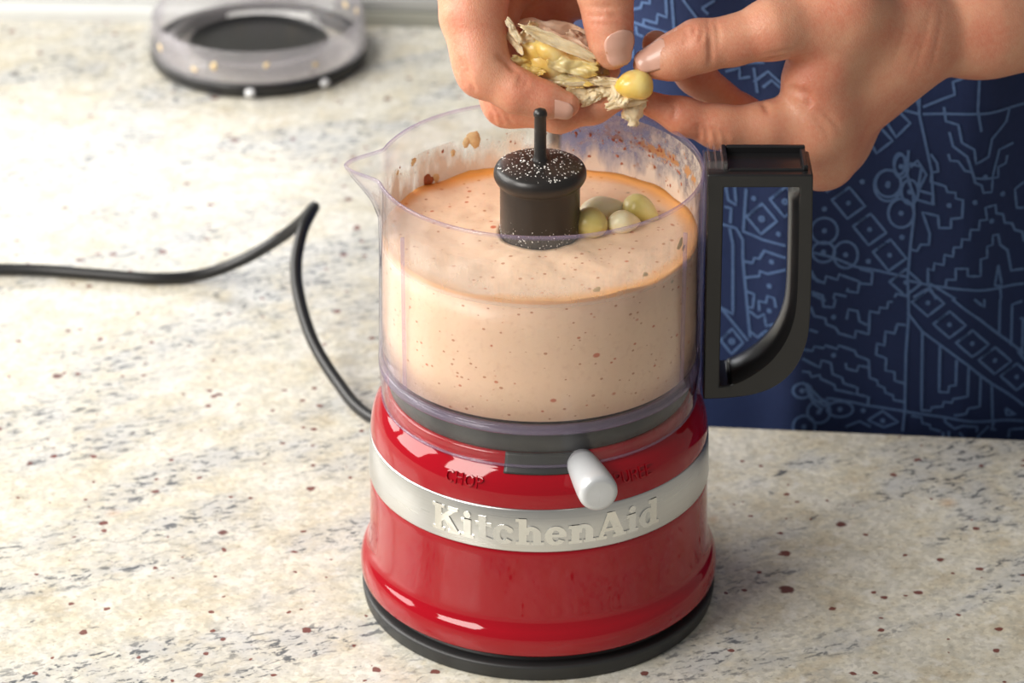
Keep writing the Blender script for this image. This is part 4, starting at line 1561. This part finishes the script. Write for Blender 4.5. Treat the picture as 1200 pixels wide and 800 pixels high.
def husk(cpx, cpy, y, wpx, hpx, rot, yaw, curl, mat, seed, nu=26, nv=18, parent=gb):
    """a torn, curled sheet of papery skin"""
    c = Vector(atY(cpx, cpy, y))
    w, h = wpx * PXM, hpx * PXM
    R = Matrix.Rotation(yaw, 3, 'Z') @ Matrix.Rotation(-PITCH * 0.8, 3, 'X') @ Matrix.Rotation(rot, 3, 'Y')
    vs_, fs_ = [], []
    for i in range(nu + 1):
        for k in range(nv + 1):
            u, v = 2 * i / nu - 1, 2 * k / nv - 1
            e = 1 - 0.10 * abs(v) ** 2 + 0.30 * mnoise.noise(Vector((seed, v * 1.8, 0.4 + (u > 0)))) + 0.14 * mnoise.noise(Vector((seed, v * 6.5, 7.7)))
            uu = u * e
            vv = v * (1 - 0.30 * abs(u) ** 2.2) + 0.22 * abs(v) * mnoise.noise(Vector((u * 2.0, seed * 1.7, 0.5 + (v > 0)))) + 0.10 * abs(v) * mnoise.noise(Vector((u * 7.0, seed * 1.7, 2.5 + (v > 0))))
            ang = curl * vv
            x = uu * w / 2
            rr_ = h / 2 / max(0.3, abs(curl))
            z = math.sin(ang) * rr_ if abs(curl) > .3 else vv * h / 2
            y_ = (1 - math.cos(ang)) * rr_ * (1 if curl > 0 else -1)
            cr = 0.75 * min(w, h) / 0.010
            y_ += cr * (0.0026 * mnoise.noise(Vector((u * 1.7 + seed, v * 1.7, 0.3))) + 0.0013 * (1 - 2 * abs(mnoise.noise(Vector((u * 3.1 + seed, v * 3.1, 2.3))))) ) + 0.0022 * math.sin(u * 1.5 + seed) * abs(u)
            z += cr * 0.0012 * mnoise.noise(Vector((u * 2.5, v * 2.5, seed)))
            vs_.append(c + R @ Vector((x, y_, z)))
    for i in range(nu):
        for k in range(nv):
            a = i * (nv + 1) + k
            fs_.append((a, a + 1, a + nv + 2, a + nv + 1))
    o = mesh_obj('husk', vs_, fs_, M[mat], parent)
    so = o.modifiers.new('thick', 'SOLIDIFY')
    so.thickness = 0.00022
    return o


#      px   py    y      w    h   rot    yaw  curl
H = [(648, 44, .046, 85, 50, 0.10, 0.1, 1.1, 'husk_pink'), (668, 56, .036, 75, 28, 0.35, -.2, 0.9, 'husk_pink'), (690, 60, .040, 60, 44, 0.6, .3, 1.0, 'husk_pink'),
     (655, 50, .031, 95, 16, 0.45, 0.1, -0.8, 'husk'), (672, 76, .030, 60, 30, 0.30, 0.2, 1.2, 'flesh'), (628, 46, .036, 40, 40, 1.1, 0.3, 1.2, 'husk'),
     (602, 36, .034, 32, 12, 1.1, 0.2, 1.4, 'husk'), (603, 52, .034, 34, 10, 0.7, -.3, 1.4, 'husk'), (612, 72, .032, 30, 14, 0.4, .3, 1.2, 'flesh'), (620, 84, .030, 34, 14, 0.1, .2, 1.3, 'flesh'),
     (680, 112, .0285, 40, 24, 0.15, 0.1, 1.2, 'husk'), (692, 116, .0275, 26, 16, -0.3, 0.3, 1.0, 'husk'), (706, 108, .029, 40, 22, -0.1, -.1, 1.5, 'husk'), (716, 98, .030, 44, 14, 0.25, 0.1, 1.5, 'husk'),
     (698, 92, .031, 70, 8, 0.10, 0, 1.2, 'husk'), (690, 98, .030, 64, 6, 0.05, 0.2, 1.2, 'husk'), (728, 112, .027, 26, 40, 0.5, 0.1, 1.6, 'husk'), (744, 130, .029, 34, 30, 2.0, 0.15, 1.1, 'husk'), (736, 120, .028, 50, 14, -0.15, .1, 1.4, 'husk'), (660, 94, .031, 66, 18, 0.22, 0, 1.2, 'flesh'), (640, 96, .032, 50, 18, .1, .1, 1.0, 'husk_pink')]
for i, (px, py, y, w, h, rt, yw, cu, mt) in enumerate(H):
    husk(px, py, y, w, h, rt, yw, cu, mt, i * 3.7 + 1.3)
for i, (px, py, y, rot, L_, r_) in enumerate(((632, 66, .040, (0, .9, .2), .020, .0078), (645, 80, .037, (0, .55, 0), .022, .0066), (660, 66, .046, (0, .4, .3), .022, .0085), (618, 82, .036, (0, .3, .1), .013, .0050), (648, 64, .035, (.3, .5, -.2), .017, .0050), (690, 80, .042, (0, .3, 0), .018, .0060))):
    clove('clove_flesh', atY(px, py, y), rot, L_, r_, M['flesh'], gb, seed=20 + i)
gcl = clove('garlic_clove', atY(743, 102, .0285), (0.2, -.10, 3.3), .0158, .0067, M['clove'], seed=31, tip=2.5, taper=0.12, ex=0.5)
tag(gcl, 'glossy golden roasted garlic clove pinched out of its husk by the fingertips', 'garlic clove')
